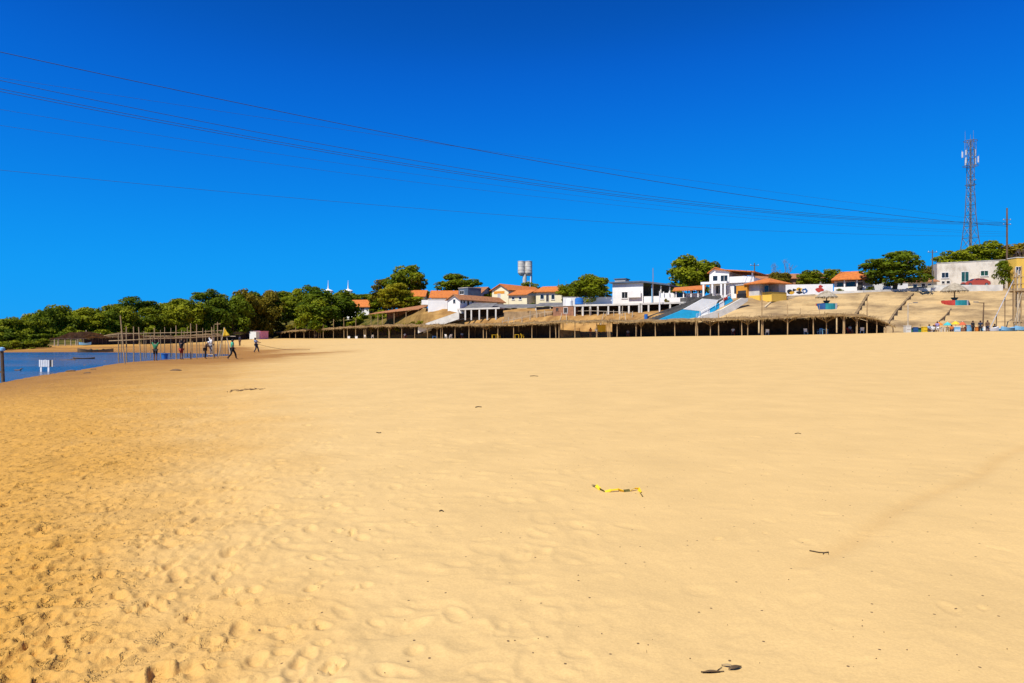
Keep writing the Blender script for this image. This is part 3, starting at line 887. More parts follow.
# --- white house group (424-482)
h = House('house', 'low white windowless annex with flat roof left of the white gabled house', 'house', 428, 152, 447.5, 152)
z = h.hz(299.6); h.wall('white_wall', h.w, 6, z); h.cap('white_concrete', h.w, 6, z)
MB().box(-1.5, .5, z - 1.1, -.005, 5, z - .05).build('side_block', 'white_wall', h.root)
h = House('house', 'white gabled house with dark windows down its shaded right side', 'house', 447.8, 149.5, 460, 147.5)
z = h.hz(299.8); h.gable_y('white_wall', 'tile_old', h.w, 16, z, .95, apex=.55)
h.window('front', (453.3, 299.5, 455.4, 303.2), sill=False)
for r in ((460.9, 300.3, 462.2, 303.4), (463.2, 300.4, 465, 303.2), (471.5, 300.8, 473.5, 303)): h.window('right', r)
h.door('right', (467, 300.8, 469, 306))
h = House('house', 'wide house behind the white annex with bright orange tiled roof', 'house', 431, 172, 456, 172)
z = h.hz(297.5); h.gable_x('white_wall', 'tile', h.w, 8, z, 1.8)
h = House('house', 'house with orange roof half hidden by bush beside the tall dark tree', 'house', 411, 178, 424, 178)
z = h.hz(296.2); h.gable_x('cream_wall', 'tile', h.w, 7, z, 1.6)
h = House('roof_tank_house', 'blue-grey boxy rooftop block between the orange roofs', 'building', 458.5, 168, 468, 165)
z = h.hz(288.5); h.wall('blue_roof', h.w, 4, z); h.cap('concrete', h.w, 4, z)
h.window('front', (460, 291, 464, 294))
h = House('house', 'house with rusty red roof in front of the rounded tree', 'house', 466, 176, 480, 174)
z = h.hz(294); h.gable_x('grey_wall', 'tile_old', h.w, 7, z, 1.7)

# --- yellow gabled house with annex, then the long white house
h = House('house', 'cream yellow gabled house with orange roof left of the water tower', 'house', 492, 166, 508.5, 163)
z = h.hz(290.5); h.gable_y('cream_wall', 'tile', h.w, 14, z, 1.3, apex=.55)
(x0, z1), (x1, z0) = h.loc(494, 291.4), h.loc(504.5, 293.6)
MB().box(x0, -.03, z0, x1, .01, z1).build('painted_band', 'orange_wall', h.root)
h.door('front', (497.8, 294, 500.5, 302), 'grey_wall')
h = House('house', 'low white annex with orange lean-to roof under the water tower', 'house', 508.8, 160, 527, 158)
z = h.hz(295.5); h.wall('cream_wall', h.w, 5, z)
MB().hexa([(-.2, -.5, z), (h.w + .3, -.5, z), (h.w + .3, 5, z + 1.4), (-.2, 5, z + 1.4)], [(-.2, -.5, z + .15), (h.w + .3, -.5, z + .15), (h.w + .3, 5, z + 1.55), (-.2, 5, z + 1.55)]).build('roof', 'tile', h.root)
h.window('front', (512, 297, 514.5, 299.4)); h.window('front', (519, 297, 521.5, 299.4))
h = House('house', 'long white house with bright orange roof and three windows right of the water tower', 'house', 536, 160, 562, 158)
z = h.hz(292.6); h.gable_x('cream_wall', 'tile', h.w, 8, z, 1.5, hip=1.0)
for r in ((540.5, 294.6, 543.8, 299), (551.5, 294.8, 554.5, 299.2)): h.window('front', r)
h.door('front', (546.2, 294.5, 548.8, 301.5))
for (a, b, y0, l, n) in ((464, 489, 146, 'grey corrugated lean-to roof in front of the shaded white house', 0), (489, 534, 147, 'long dark grey sheet roof below the cream yellow gabled house', 1), (535, 566, 140, 'dark grey sheet roof below the long white house', 2)):
    h = House('sheet_roofed_shed', l, 'shed', a, y0, b, y0 - 2)
    z = h.hz((309.2, 308.3, 306.6)[n]); dz = (1.35, .95, .9)[n]
    MB().hexa([(-.2, -.3, z), (h.w + .2, -.3, z), (h.w + .2, 4.5, z + dz), (-.2, 4.5, z + dz)], [(-.2, -.3, z + .08), (h.w + .2, -.3, z + .08), (h.w + .2, 4.5, z + dz + .08), (-.2, 4.5, z + dz + .08)]).build('roof', 'sheet_roof', h.root)
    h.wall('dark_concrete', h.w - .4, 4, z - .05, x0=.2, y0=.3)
    nx = max(3, int(h.w / 3))
    for k in range(nx):
        x = .1 + (h.w - .35) * k / (nx - 1)
        MB().box(x, -.1, -.6, x + .15, .05, z - .01).build('post', 'white_concrete', h.root)

# --- water tower
g = G(525, 205)
t = thing('water_tower', 'grey concrete water tower with fluted tank on slim stem above the roofs', 'water tower', g)
zt, zb_ = zat(261.5, 205) - g.z, zat(273.5, 205) - g.z
tk = None
for k, (cx_, cy_, rr_) in enumerate(((-1.05, -.3, 1.08), (1.05, -.3, 1.08), (.0, .95, 1.1))):
    o_ = MB().lathe([(.35, zb_ - .75), (.8, zb_ - .35), (rr_, zb_ + .15), (rr_, zt - .12), (rr_ + .05, zt - .1), (rr_ + .05, zt + .03 - k * .01), (rr_ * .5, zt + .10)], 18, (cx_, cy_, 0)).build('tank_cylinder', 'tank_concrete', t)
    for zz in (zb_ + .9, zb_ + 2.0):
        MB().lathe([(rr_ + .004, zz), (rr_ + .04, zz + .02), (rr_ + .04, zz + .12), (rr_ + .004, zz + .14)], 18, (cx_, cy_, 0)).build('band', 'concrete', o_)
MB().lathe([(.62, -1), (.55, zb_ * .5), (.60, zb_ - .3)], 12, (-.1, -.3, 0)).build('stem', 'tank_concrete', t)
MB().bar((1.72, -.6, -1), (1.72, -.6, zb_), .17, .17, 8).build('pipe', 'white_metal', t)
MB().bar((1.95, .1, -1), (1.95, .1, zt - .3), .24, .22, 8).build('support_column', 'tank_concrete', t)
for k in range(4):
    zz = zb_ * (k + .8) / 4.8
    MB().beam((.4, -.3, zz), (1.75, -.6, zz), .1, .12).build('strut', 'concrete', t)

# --- big white hall with blue-grey sloping roof (613-666)
h = House('hall', 'big white hall with blue-grey sloping roof and shaded open right side', 'building', 612.5, 141, 643, 138)
zl = h.hz(283.5); zr = h.loc(643, 283.0)[1]
dd = 15.0
h.wall('white_wall', h.w, .3, zl - .05)
MB().box(0, .3, -.6, .3, dd, zl - .1).build('wall', 'white_wall', h.root)
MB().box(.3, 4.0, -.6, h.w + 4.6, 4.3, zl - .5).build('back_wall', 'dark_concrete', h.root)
x2 = h.w + 5.6
rt = [(-.5, -.6, zl), (h.w, -.6, zr + .12), (x2, -.6, zr - .75), (x2, dd, zr - .75), (h.w, dd, zr + .12), (-.5, dd, zl)]
mb = MB(); mb.add([(x, y, z) for x, y, z in rt] + [(x, y, z + .32) for x, y, z in rt],
       [(0, 5, 4, 1), (1, 4, 3, 2), (6, 7, 10, 11), (7, 8, 9, 10), (0, 1, 7, 6), (1, 2, 8, 7), (2, 3, 9, 8), (3, 4, 10, 9), (4, 5, 11, 10), (5, 0, 6, 11)])
mb.build('roof', 'blue_roof', h.root)
for k in range(3):
    x = h.w + 1.7 + 1.8 * k
    MB().box(x, .1, -.6, x + .2, .3, zr - .2 - .28 * (k + .6)).build('post', 'paint_light_blue' if k == 0 else 'white_concrete', h.root)
MB().box(h.w + .05, .35, -.6, x2 - .2, .5, 2.4).build('low_wall', 'white_wall', h.root)
h.window('front', (622, 292.2, 627.5, 298))
(x0, z1), (x1, z0) = h.loc(628.5, 291.2), h.loc(641.5, 297.4)
MB().box(x0, -.55, z0, x1, -.32, z1).build('front_panel', 'white_wall', h.root)
MB().box(-.2, 2, zl + .33, 2.1, 4.5, zl + 1.0).build('roof_box', 'grey_wall', h.root)
MB().box(-.4, 1.8, zl + 1.0, 2.3, 4.7, zl + 1.15).build('roof_box_cap', 'dark_concrete', h.root)

# --- colonnaded terraces cut into the bank
def colonnade(label, pts, top_py, bot_py, posts, deck=8.0):
    """pts: (column, distance) of the front; posts: columns"""
    h = House('terrace', label, 'terrace', pts[0][0], pts[0][1], pts[1][0], pts[1][1])
    zb = h.hz(bot_py[0]); zb2 = h.loc(pts[1][0], bot_py[1])[1]
    zt = h.hz(top_py[0]); zt2 = h.loc(pts[1][0], top_py[1])[1]
    def zz(x, a, b): return a + (b - a) * x / h.w
    MB().hexa([(0, -.25, zt - .32), (h.w, -.25, zt2 - .32), (h.w, .1, zt2 - .32), (0, .1, zt - .32)], [(0, -.25, zt), (h.w, -.25, zt2), (h.w, .1, zt2), (0, .1, zt)]).build('beam', 'white_concrete', h.root)
    MB().hexa([(0, .103, zt - .25), (h.w, .103, zt2 - .25), (h.w, deck, zt2 - .25), (0, deck, zt - .25)], [(0, .103, zt - .02), (h.w, .103, zt2 - .02), (h.w, deck, zt2 - .02), (0, deck, zt - .02)]).build('deck', 'concrete', h.root)
    MB().hexa([(0, 2.6, zb - 2), (h.w, 2.6, zb2 - 2), (h.w, 2.9, zb2 - 2), (0, 2.9, zb - 2)], [(0, 2.6, zt - .26), (h.w, 2.6, zt2 - .26), (h.w, 2.9, zt2 - .26), (0, 2.9, zt - .26)]).build('back_wall', 'thatch_shade_dark', h.root)
    for p in posts:
        x = min(max(h.loc(p, 305)[0], .15), h.w - .15)
        MB().box(x - .14, -.2, zz(x, zb, zb2) - 1.2, x + .14, .08, zz(x, zt, zt2) - .322).build('post', 'white_concrete', h.root)
    return h
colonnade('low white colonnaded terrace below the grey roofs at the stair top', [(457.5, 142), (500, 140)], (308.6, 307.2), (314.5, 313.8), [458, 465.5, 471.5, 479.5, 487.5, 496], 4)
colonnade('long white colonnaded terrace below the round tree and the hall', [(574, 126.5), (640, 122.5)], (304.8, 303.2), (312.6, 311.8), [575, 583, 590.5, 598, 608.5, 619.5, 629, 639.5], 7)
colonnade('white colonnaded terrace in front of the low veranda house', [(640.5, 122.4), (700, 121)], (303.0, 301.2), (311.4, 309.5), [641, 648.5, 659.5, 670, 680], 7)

# --- low veranda house with orange lean-to (660-705)
h = House('house', 'low white veranda house with orange tiled roof left of the two-storey house', 'house', 659, 133, 704, 130.5)
z = h.hz(291.2, 'front'); z2 = h.loc(704, 289.5)[1]
h.wall('white_wall', h.w, 5, z - .4, y0=1.6)
MB().hexa([(2.6, -.4, z - .1), (h.w + .2, -.4, z2 - .1), (h.w + .2, 5, z2 + 1.0), (2.6, 5, z + .8)], [(2.6, -.4, z + .08), (h.w + .2, -.4, z2 + .08), (h.w + .2, 5, z2 + 1.2), (2.6, 5, z + 1.0)]).build('roof', 'tile', h.root)
for p in (663.5, 669, 676, 683.5, 691, 698):
    x = h.loc(p, 295)[0]
    MB().box(x - .1, 0, -.6, x + .1, .2, z - .12).build('post', 'white_wall', h.root)
MB().box(.0, -.1, -.6, h.w, .12, h.hz(297.8)).build('balustrade', 'white_wall', h.root)
x0, x1 = h.loc(674, 294)[0], h.loc(685, 294)[0]
MB().box(x0, 1.5, h.hz(297.5), x1, 1.62, h.hz(292.5)).build('window', 'glass', h.root)
MB().box(h.loc(660, 1)[0], .4, h.hz(297.5), h.loc(673, 1)[0], .6, h.hz(293)).build('counter_wall', 'white_wall', h.root)

# --- two-storey white house
h = House('house', 'two-storey white house with balcony and orange tiled gable roof', 'house', 709.5, 128.5, 729, 126.5)
hz = h.hz
z = hz(272.5); 
h.gable_y('white_wall', 'tile', h.w, 11, z, .75, apex=.3, over=.35)
MB().box(h.w + .003, .6, -.6, h.w + 4.6, 9.5, hz(283.8)).build('side_wing', 'white_wall', h.root)
MB().box(h.w + .003, .2, hz(283.8), h.w + 4.4, .45, hz(277.6)).build('balcony_parapet', 'white_wall', h.root)
MB().box(h.w + 4.15, .45, hz(283.8), h.w + 4.4, 9, hz(279)).build('balcony_parapet', 'white_wall', h.root)
MB().hexa([(h.w * .3, -.4, hz(270.3)), (h.w + 4.7, -.4, hz(274.5)), (h.w + 4.7, 11.2, hz(274.5)), (h.w * .3, 11.2, hz(270.3))], [(h.w * .3, -.4, hz(269.4)), (h.w + 4.7, -.4, hz(273.4)), (h.w + 4.7, 11.2, hz(273.4)), (h.w * .3, 11.2, hz(269.4))]).build('roof_wing', 'tile', h.root)
MB().box(h.w + 4.0, .25, hz(277.7), h.w + 4.25, .45, hz(274.6)).build('post', 'white_wall', h.root)
for r in ((713, 276, 717.5, 280.8), (720.8, 275.6, 727.5, 281.2)): h.window('front', r)
MB().box(-1.2, -1.5, hz(284.6), h.w + .0, -.003, hz(282.4)).build('balcony_slab', 'white_wall', h.root)
for p in (705.8, 714.6, 723.4, 727.2):
    x = h.loc(p, 290)[0]
    MB().box(x - .16, -1.45, -.6, x + .16, -1.15, hz(284.62)).build('post', 'white_wall', h.root)
for r in ((716, 286, 722, 293.5), (724.2, 286, 727, 294)): h.door('front', r)
MB().box(h.w + .8, .52, hz(294), h.w + 2.2, .597, hz(286.5)).build('window', 'glass', h.root)
h.w2 = h.w

# --- orange and yellow house to its right
h = House('house', 'orange and yellow house with pyramid tile roof beside the white wall', 'house', 736.2, 121.5, 747, 119.5)
z = h.hz(285.6); h.wall('orange_wall', h.w, 6, z)
hx = h.w
MB().box(h.w + .003, .4, -.6, h.w + 2.35, 5.5, h.hz(296.5)).build('plinth', 'yellow_wall', h.root)
MB().box(h.w + .003, .5, h.hz(296.5), h.w + 2.2, 5.4, z).build('wall', 'grey_wall', h.root)
MB().box(h.w + 2.36, 1.0, -.6, h.w + 4.3, 5.0, h.hz(293.5)).build('side_wall', 'yellow_wall', h.root)
MB().box(h.w + 2.36, 3.2, h.hz(293.5), h.w + 4.1, 5.0, z).build('side_wall', 'grey_wall', h.root)
a, b, c, d_ = h.w - .5, h.w + 4.7, -.3, 6.0; zr = z + 1.1
MB().add([(a, c, z + .01), (b, c, z + .01), (b, d_, z + .01), (a, d_, z + .01), (a, c, z + .16), (b, c, z + .16), (b, d_, z + .16), (a, d_, z + .16), ((a + b) / 2 - .5, 2.8, zr), ((a + b) / 2 + .5, 2.8, zr)],
         [(0, 3, 2, 1), (0, 1, 5, 4), (1, 2, 6, 5), (2, 3, 7, 6), (3, 0, 4, 7), (4, 5, 9, 8), (5, 6, 9), (6, 7, 8, 9), (7, 4, 8)]).build('roof', 'tile', h.root)
h.cap('white_concrete', h.w - .6, 6, z, t=.12)
MB().box(.9, -.9, -.6, h.w + .2, -.4, .9).build('dark_crate', 'paint_black', h.root)
MB().box(.4, -.04, .1, h.w - .2, -.005, 1.5).build('garage_opening', 'dark_door', h.root)
MB().box(h.w + 2.9, .94, h.hz(293.3), h.w + 3.7, .995, h.hz(287.5)).build('window', 'glass', h.root)

# --- brown roofs far behind the wall
h = House('house', 'low house with brown tiled roof behind the bare tree', 'house', 757, 160, 800, 158)
z = h.hz(279); h.gable_x('brick', 'tile_old', h.w, 8, z, 1.2)
h = House('house', 'small house with reddish roof among bushes behind the painted wall', 'house', 812, 165, 826, 165)
z = h.hz(277.5); h.gable_x('grey_wall', 'tile_old', h.w, 7, z, 1.3)

# --- painted white wall along the top of the slope
h = House('painted_wall', 'long white wall with faded red, black, yellow and blue graffiti', 'wall', 766.5, 126, 833, 124.5)
zw, zw2 = h.hz(285.0), h.loc(833, 284)[1]
nseg = 8
for k in range(nseg):
    x0, x1 = h.w * k / nseg, h.w * (k + 1) / nseg
    za, zb = zw + (zw2 - zw) * k / nseg, zw + (zw2 - zw) * (k + 1) / nseg
    MB().hexa([(x0, 0, -1), (x1 - .012, 0, -1), (x1 - .012, .25, -1), (x0, .25, -1)], [(x0, 0, za), (x1 - .012, 0, zb), (x1 - .012, .25, zb), (x0, .25, za)]).build('wall_panel', 'white_wall', h.root)
rg = random.Random(3)
def blob(px0, py0, px1, py1, m, k):
    (x0, z1), (x1, z0) = h.loc(px0, py0), h.loc(px1, py1)
    n = 11; poly = []
    for i in range(n):
        a = 2 * math.pi * i / n; q = rg.uniform(.62, 1.12)
        poly.append(((x0 + x1) / 2 + (x1 - x0) / 2 * q * math.cos(a), (z0 + z1) / 2 + (z1 - z0) / 2 * q * math.sin(a)))
    MB().prism(poly, -.008 - .004 * k, -.004).build('graffiti_patch', m, h.root)
for i, (x0, y0, x1, y1, m) in enumerate([(771.5, 287.5, 776, 292.5, 'paint_yellow'), (773, 289, 777, 295, 'paint_red'), (776.5, 288, 782, 295.5, 'paint_red'), (782, 292, 786, 295, 'paint_red'),
        (787, 289, 793, 294, 'paint_black'), (789, 291.5, 795, 294.5, 'paint_yellow'), (792, 288.5, 796, 291.5, 'paint_black'), (796, 287.5, 803, 291.5, 'paint_yellow'), (798, 288, 801, 291, 'paint_black'),
        (796, 291, 803, 294, 'paint_black'), (801.5, 287.5, 807.5, 294.2, 'paint_navy'), (803, 290, 806, 292.5, 'white_wall'), (814.5, 287, 824.5, 292.5, 'paint_red'), (818, 284.8, 823, 288, 'paint_red')]):
    blob(x0, y0, x1, y1, m, i * .5)

# --- orange-roofed house right of it
h = House('house', 'white house with bright orange roof and veranda beside the spreading tree', 'house', 834, 131, 874, 128)
z = h.hz(280.6); wv = h.loc(857, 285)[0]
h.wall('white_wall', h.w, 5, z - .02, y0=2.0)
h.gable_x('white_wall', 'tile', h.w - 1.0, 7, z, 1.75, over=.5, walls=False, hip=1.6)
MB().box(0, 0, -.6, wv, .2, h.hz(287.2)).build('veranda_wall', 'white_wall', h.root)
MB().box(wv, .3, -.6, h.w, .55, h.hz(286.6)).build('veranda_wall', 'white_wall', h.root)
for p in (844.5, 857):
    x = h.loc(p, 285)[0]
    MB().box(x - .12, .0, h.hz(287.2), x + .12, .22, z).build('post', 'white_wall', h.root)
xa, xb = h.loc(857.5, 285)[0], h.loc(860.8, 285)[0]
MB().box(xa, .2, -.1, xb + .3, .29, h.hz(283)).build('door', 'dark_door', h.root)
MB().box(h.loc(846, 1)[0], 1.9, h.hz(287), h.loc(855, 1)[0], 1.99, h.hz(282)).build('window', 'glass', h.root)
MB().box(h.loc(837, 1)[0], 1.9, h.hz(287), h.loc(843, 1)[0], 1.99, h.hz(282)).build('window', 'green_glass', h.root)

# --- cream house behind the spreading tree
h = House('house', 'cream house wall partly behind the spreading tree, left of the flat-roofed block', 'house', 906, 134, 936, 133)
z = h.hz(282); h.gable_x('cream_wall', 'tile_old', h.w, 7, z, .8)
h.window('front', (913, 284.5, 917, 288.5)); h.door('front', (921.5, 283.6, 925, 291)); h.window('front', (928, 284, 931, 288))

# --- weathered flat-roofed block
h = House('house', 'weathered flat-roofed white block behind the dark red car', 'house', 937, 136, 1005, 132)
z = h.hz(263.6); z2 = h.loc(1005, 260.2)[1]
MB().hexa([(0, 0, -.6), (h.w, 0, -.6), (h.w, 9, -.6), (0, 9, -.6)], [(0, 0, z), (h.w, 0, z2), (h.w, 9, z2), (0, 9, z)]).build('wall', 'dirty_white', h.root)
MB().hexa([(-.06, -.06, z), (h.w + .06, -.06, z2), (h.w + .06, .2, z2), (-.06, .2, z)], [(-.06, -.06, z + .14), (h.w + .06, -.06, z2 + .14), (h.w + .06, .2, z2 + .14), (-.06, .2, z + .14)]).build('parapet', 'concrete', h.root)
for r in ((941.8, 272.8, 948.4, 277.6), (980.8, 271, 988, 275.6)): h.window('front', r, 'green_glass' if r[0] > 960 else 'glass')
h.door('front', (961.5, 272, 968.6, 281.5), 'green_glass')
for r in ((941.8, 281.3, 944.6, 283.6), (946.6, 281, 949.8, 283.4)): h.window('front', r, 'paint_black', sill=False)
MB().box(h.w + .01, .5, -.6, h.w + 1.6, 7, h.hz(274)).build('side_annex', 'dirty_white', h.root)
h = House('house', 'yellow house cut by the right edge above the wooden scaffold', 'house', 1016.5, 124, 1050, 124)
z = h.hz(257.8); h.wall('yellow_wall', h.w, 2.2, z); h.cap('white_concrete', h.w, 2.2, z)
h.window('front', (1016, 267, 1021, 274)); h.door('front', (1027, 268, 1033, 282))

# --- white kerb wall along the top of the slope
def kerb(label, pts, hgt, m='white_concrete'):
    a, b = pts
    h = House('kerb_wall', label, 'wall', a[0], a[1], b[0], b[1], base=min(zat(a[2], a[1]), zat(b[2], b[1])) - .6)
    z0, z1 = h.hz(a[2]), h.loc(b[0], b[2])[1]
    MB().hexa([(0, 0, -.5), (h.w, 0, -.5), (h.w, .35, -.5), (0, .35, -.5)], [(0, 0, z0), (h.w, 0, z1), (h.w, .35, z1), (0, .35, z0)]).build('wall', m, h.root)
kerb('low white kerb wall below the orange-roofed house', ((833, 123, 291.2), (874, 122.3, 290.0)), 1)
kerb('low grey wall shaded by the spreading tree', ((864, 121.9, 290.6), (917, 121.6, 288.4)), 1, 'concrete')
kerb('long white kerb wall below the car and the flat-roofed block', ((918.5, 121.6, 288.2), (1003, 121, 284.6)), 1)

# ------------------------------------------------------------------ stairs and painted stair walls
def stair(label, p0, p1, width, n, wall_m='white_concrete', step_m='dark_concrete', ph=.55, steps_name='steps'):
    """p0, p1: world points of the bottom and top of the near edge; climbs along p0->p1, width goes away"""
    d = Vector((p1.x - p0.x, p1.y - p0.y, 0)); L = d.length; rise = p1.z - p0.z
    root = thing('staircase', label, 'stairs', p0, math.atan2(d.y, d.x))
    for k in range(n):
        x0 = L * k / n; zt = rise * (k + 1) / n
        MB().box(x0, .25, zt - .9, x0 + L / n - .004, width, zt).build('step', step_m, root)
    for y, nm in ((0, .22), (width, .25)):
        MB().hexa([(0, y, -1.2), (L, y, rise - 1.2), (L, y + .245, rise - 1.2), (0, y + .245, -1.2)],
                  [(0, y, ph * (1 if y else .25)), (L, y, rise + ph * (1 if y else .25)), (L, y + .245, rise + ph * (1 if y else .25)), (0, y + .245, ph * (1 if y else .25))]).build('parapet', wall_m, root)
    return root
stair('concrete stairs with pale parapets climbing to the low white terrace', W(418, 327.5, 144.5), W(459, 313.2, 141.5), 2.6, 16, ph=.75)

st = House('painted_staircase', 'dark stairs with bright blue and white painted side wall', 'stairs', 655, 114.5, 735, 117.2, base=1.5)
def pane(pts, m, name, y0, y1):
    poly = [st.loc(px, py) for px, py in pts]
    return MB().prism(poly, y0, y1).build(name, m, st.root)
pane([(658, 321), (702, 321), (704, 315.4), (700, 311.4), (683.5, 309.5), (659, 319.6)], 'paint_blue', 'side_wall_blue', 0, .3)
pane([(683.8, 309.2), (700.2, 311.1), (704.3, 315.1), (712.5, 312), (718.5, 299.8), (703, 298.6)], 'white_wall', 'side_wall_white', .02, .3)
a0, a1 = st.loc(656, 318.6), st.loc(722, 295.2)
nst = 22
for k in range(nst):
    x0 = a0[0] + (a1[0] - a0[0]) * k / nst; x1 = a0[0] + (a1[0] - a0[0]) * (k + 1) / nst
    zt = a0[1] + (a1[1] - a0[1]) * (k + 1) / nst
    MB().box(x0, .31, zt - 1.4, x1 - .004, 3.4, zt).build('step', 'dark_concrete', st.root)
MB().hexa([(a0[0], 3.41, a0[1] - 1), (a1[0], 3.41, a1[1] - 1), (a1[0], 3.7, a1[1] - 1), (a0[0], 3.7, a0[1] - 1)],
          [(a0[0], 3.41, a0[1] + .5), (a1[0], 3.41, a1[1] + .55), (a1[0], 3.7, a1[1] + .55), (a0[0], 3.7, a0[1] + .5)]).build('parapet', 'dark_concrete', st.root)
x0, x1 = st.loc(699, 1)[0], st.loc(736, 1)[0]
MB().box(x0, 3.75, 3.0, x1, 7.5, st.loc(718, 296.0)[1]).build('landing', 'dark_concrete', st.root)

st = House('painted_parapet', 'sloping stair parapet painted blue, white and red below the two-storey house', 'wall', 697, 112.2, 747, 115.2, base=1.6)
pane([(697, 320), (722, 319), (748, 301), (748, 298.4), (742, 298.0), (721, 309.8), (700, 316.2)], 'white_concrete', 'parapet', 0, .35)
for i, (pts, m) in enumerate([([(697.5, 319), (702, 317.5), (702, 312.5), (698, 313.5)], 'paint_light_blue'), ([(702.5, 317), (711, 313.5), (711, 307), (702.5, 311.5)], 'white_wall'),
        ([(711.5, 313), (720.5, 308.6), (720.5, 303), (711.5, 308.5)], 'paint_blue'), ([(721, 308), (725.5, 305.6), (725.5, 299.5), (721, 302.5)], 'white_wall'),
        ([(726, 305.5), (734.5, 300.8), (731.5, 296), (726, 299)], 'paint_blue'), ([(724.5, 301.5), (729, 299), (728.5, 296.2), (724, 298.6)], 'paint_red')]):
    pane(pts, m, 'painted_panel', .36 if i < 5 else .30, .56 if i < 5 else .355)
for i in range(5):
    a, z = st.loc(700 + i * 8, 314 - i * 4.3)
    MB().bar((a, .1, z - .3), (a, .1, z + .7), .03, .03, 5).build('rail_post', 'white_metal', st.root)
(a, z), (b, z2) = st.loc(700, 310), st.loc(732, 292.8)
MB().bar((a, .1, z), (b, .1, z2), .03, .03, 5).build('handrail', 'white_metal', st.root)

# drains and steps running down the paved slope
def slope_strip(name, label, cat, pts, w, m, hgt):
    """a raised strip on the ground through (column, distance) points, as short pieces"""
    root = thing(name, label, cat, G(pts[0][0], pts[0][1]))
    o = root.location
    prev = None
    P = []
    for (a, b) in zip(pts[:-1], pts[1:]):
        for k in range(6):
            t = k / 6
            P.append(G(a[0] + (b[0] - a[0]) * t, a[1] + (b[1] - a[1]) * t))
    P.append(G(*pts[-1]))
    for a, b in zip(P[:-1], P[1:]):
        MB().beam(a - o + Vector((0, 0, hgt / 2 - .12)), b - o + Vector((0, 0, hgt / 2 - .12)), w, hgt + .3).build('segment', m, root)
    return root
slope_strip('drain_channel', 'dark stained drain running down the slope from the spreading tree', 'drain', [(845, 100.5), (858, 110), (868, 120)], .4, 'drain_stone', .05)
slope_strip('drain_channel', 'mossy broken drain down the slope right of the spreading tree', 'drain', [(887, 101), (897, 109), (913, 120)], .3, 'drain_stone', .08)
slope_strip('drain_channel', 'thin line of a drain slanting below the right thatched parasol', 'drain', [(928, 98), (946, 106), (951, 109.5)], .14, 'drain_stone', .05)
slope_strip('kerb_edge', 'curved pale kerb edging the top of the slope below the painted wall', 'kerb', [(765, 114.5), (773, 117.5), (788, 119), (815, 120)], .3, 'drain_pale', .15)

# ------------------------------------------------------------------ thatched beach shelters
RPX = [240, 268, 290, 320, 345, 365, 400, 440, 470, 500, 530, 560, 600, 640, 680, 700, 740, 790, 830, 860, 872, 884, 896]
RPY = [335, 333.4, 331.2, 329.3, 327.6, 326.5, 325.6, 325.6, 325.2, 324.6, 323.5, 322.3, 321.8, 321.5, 320.8, 320.2, 318.8, 316.8, 315.4, 315.6, 318, 322, 327]
def roof_z(px, Y): return zat(float(np.interp(px, RPX, RPY)), Y)

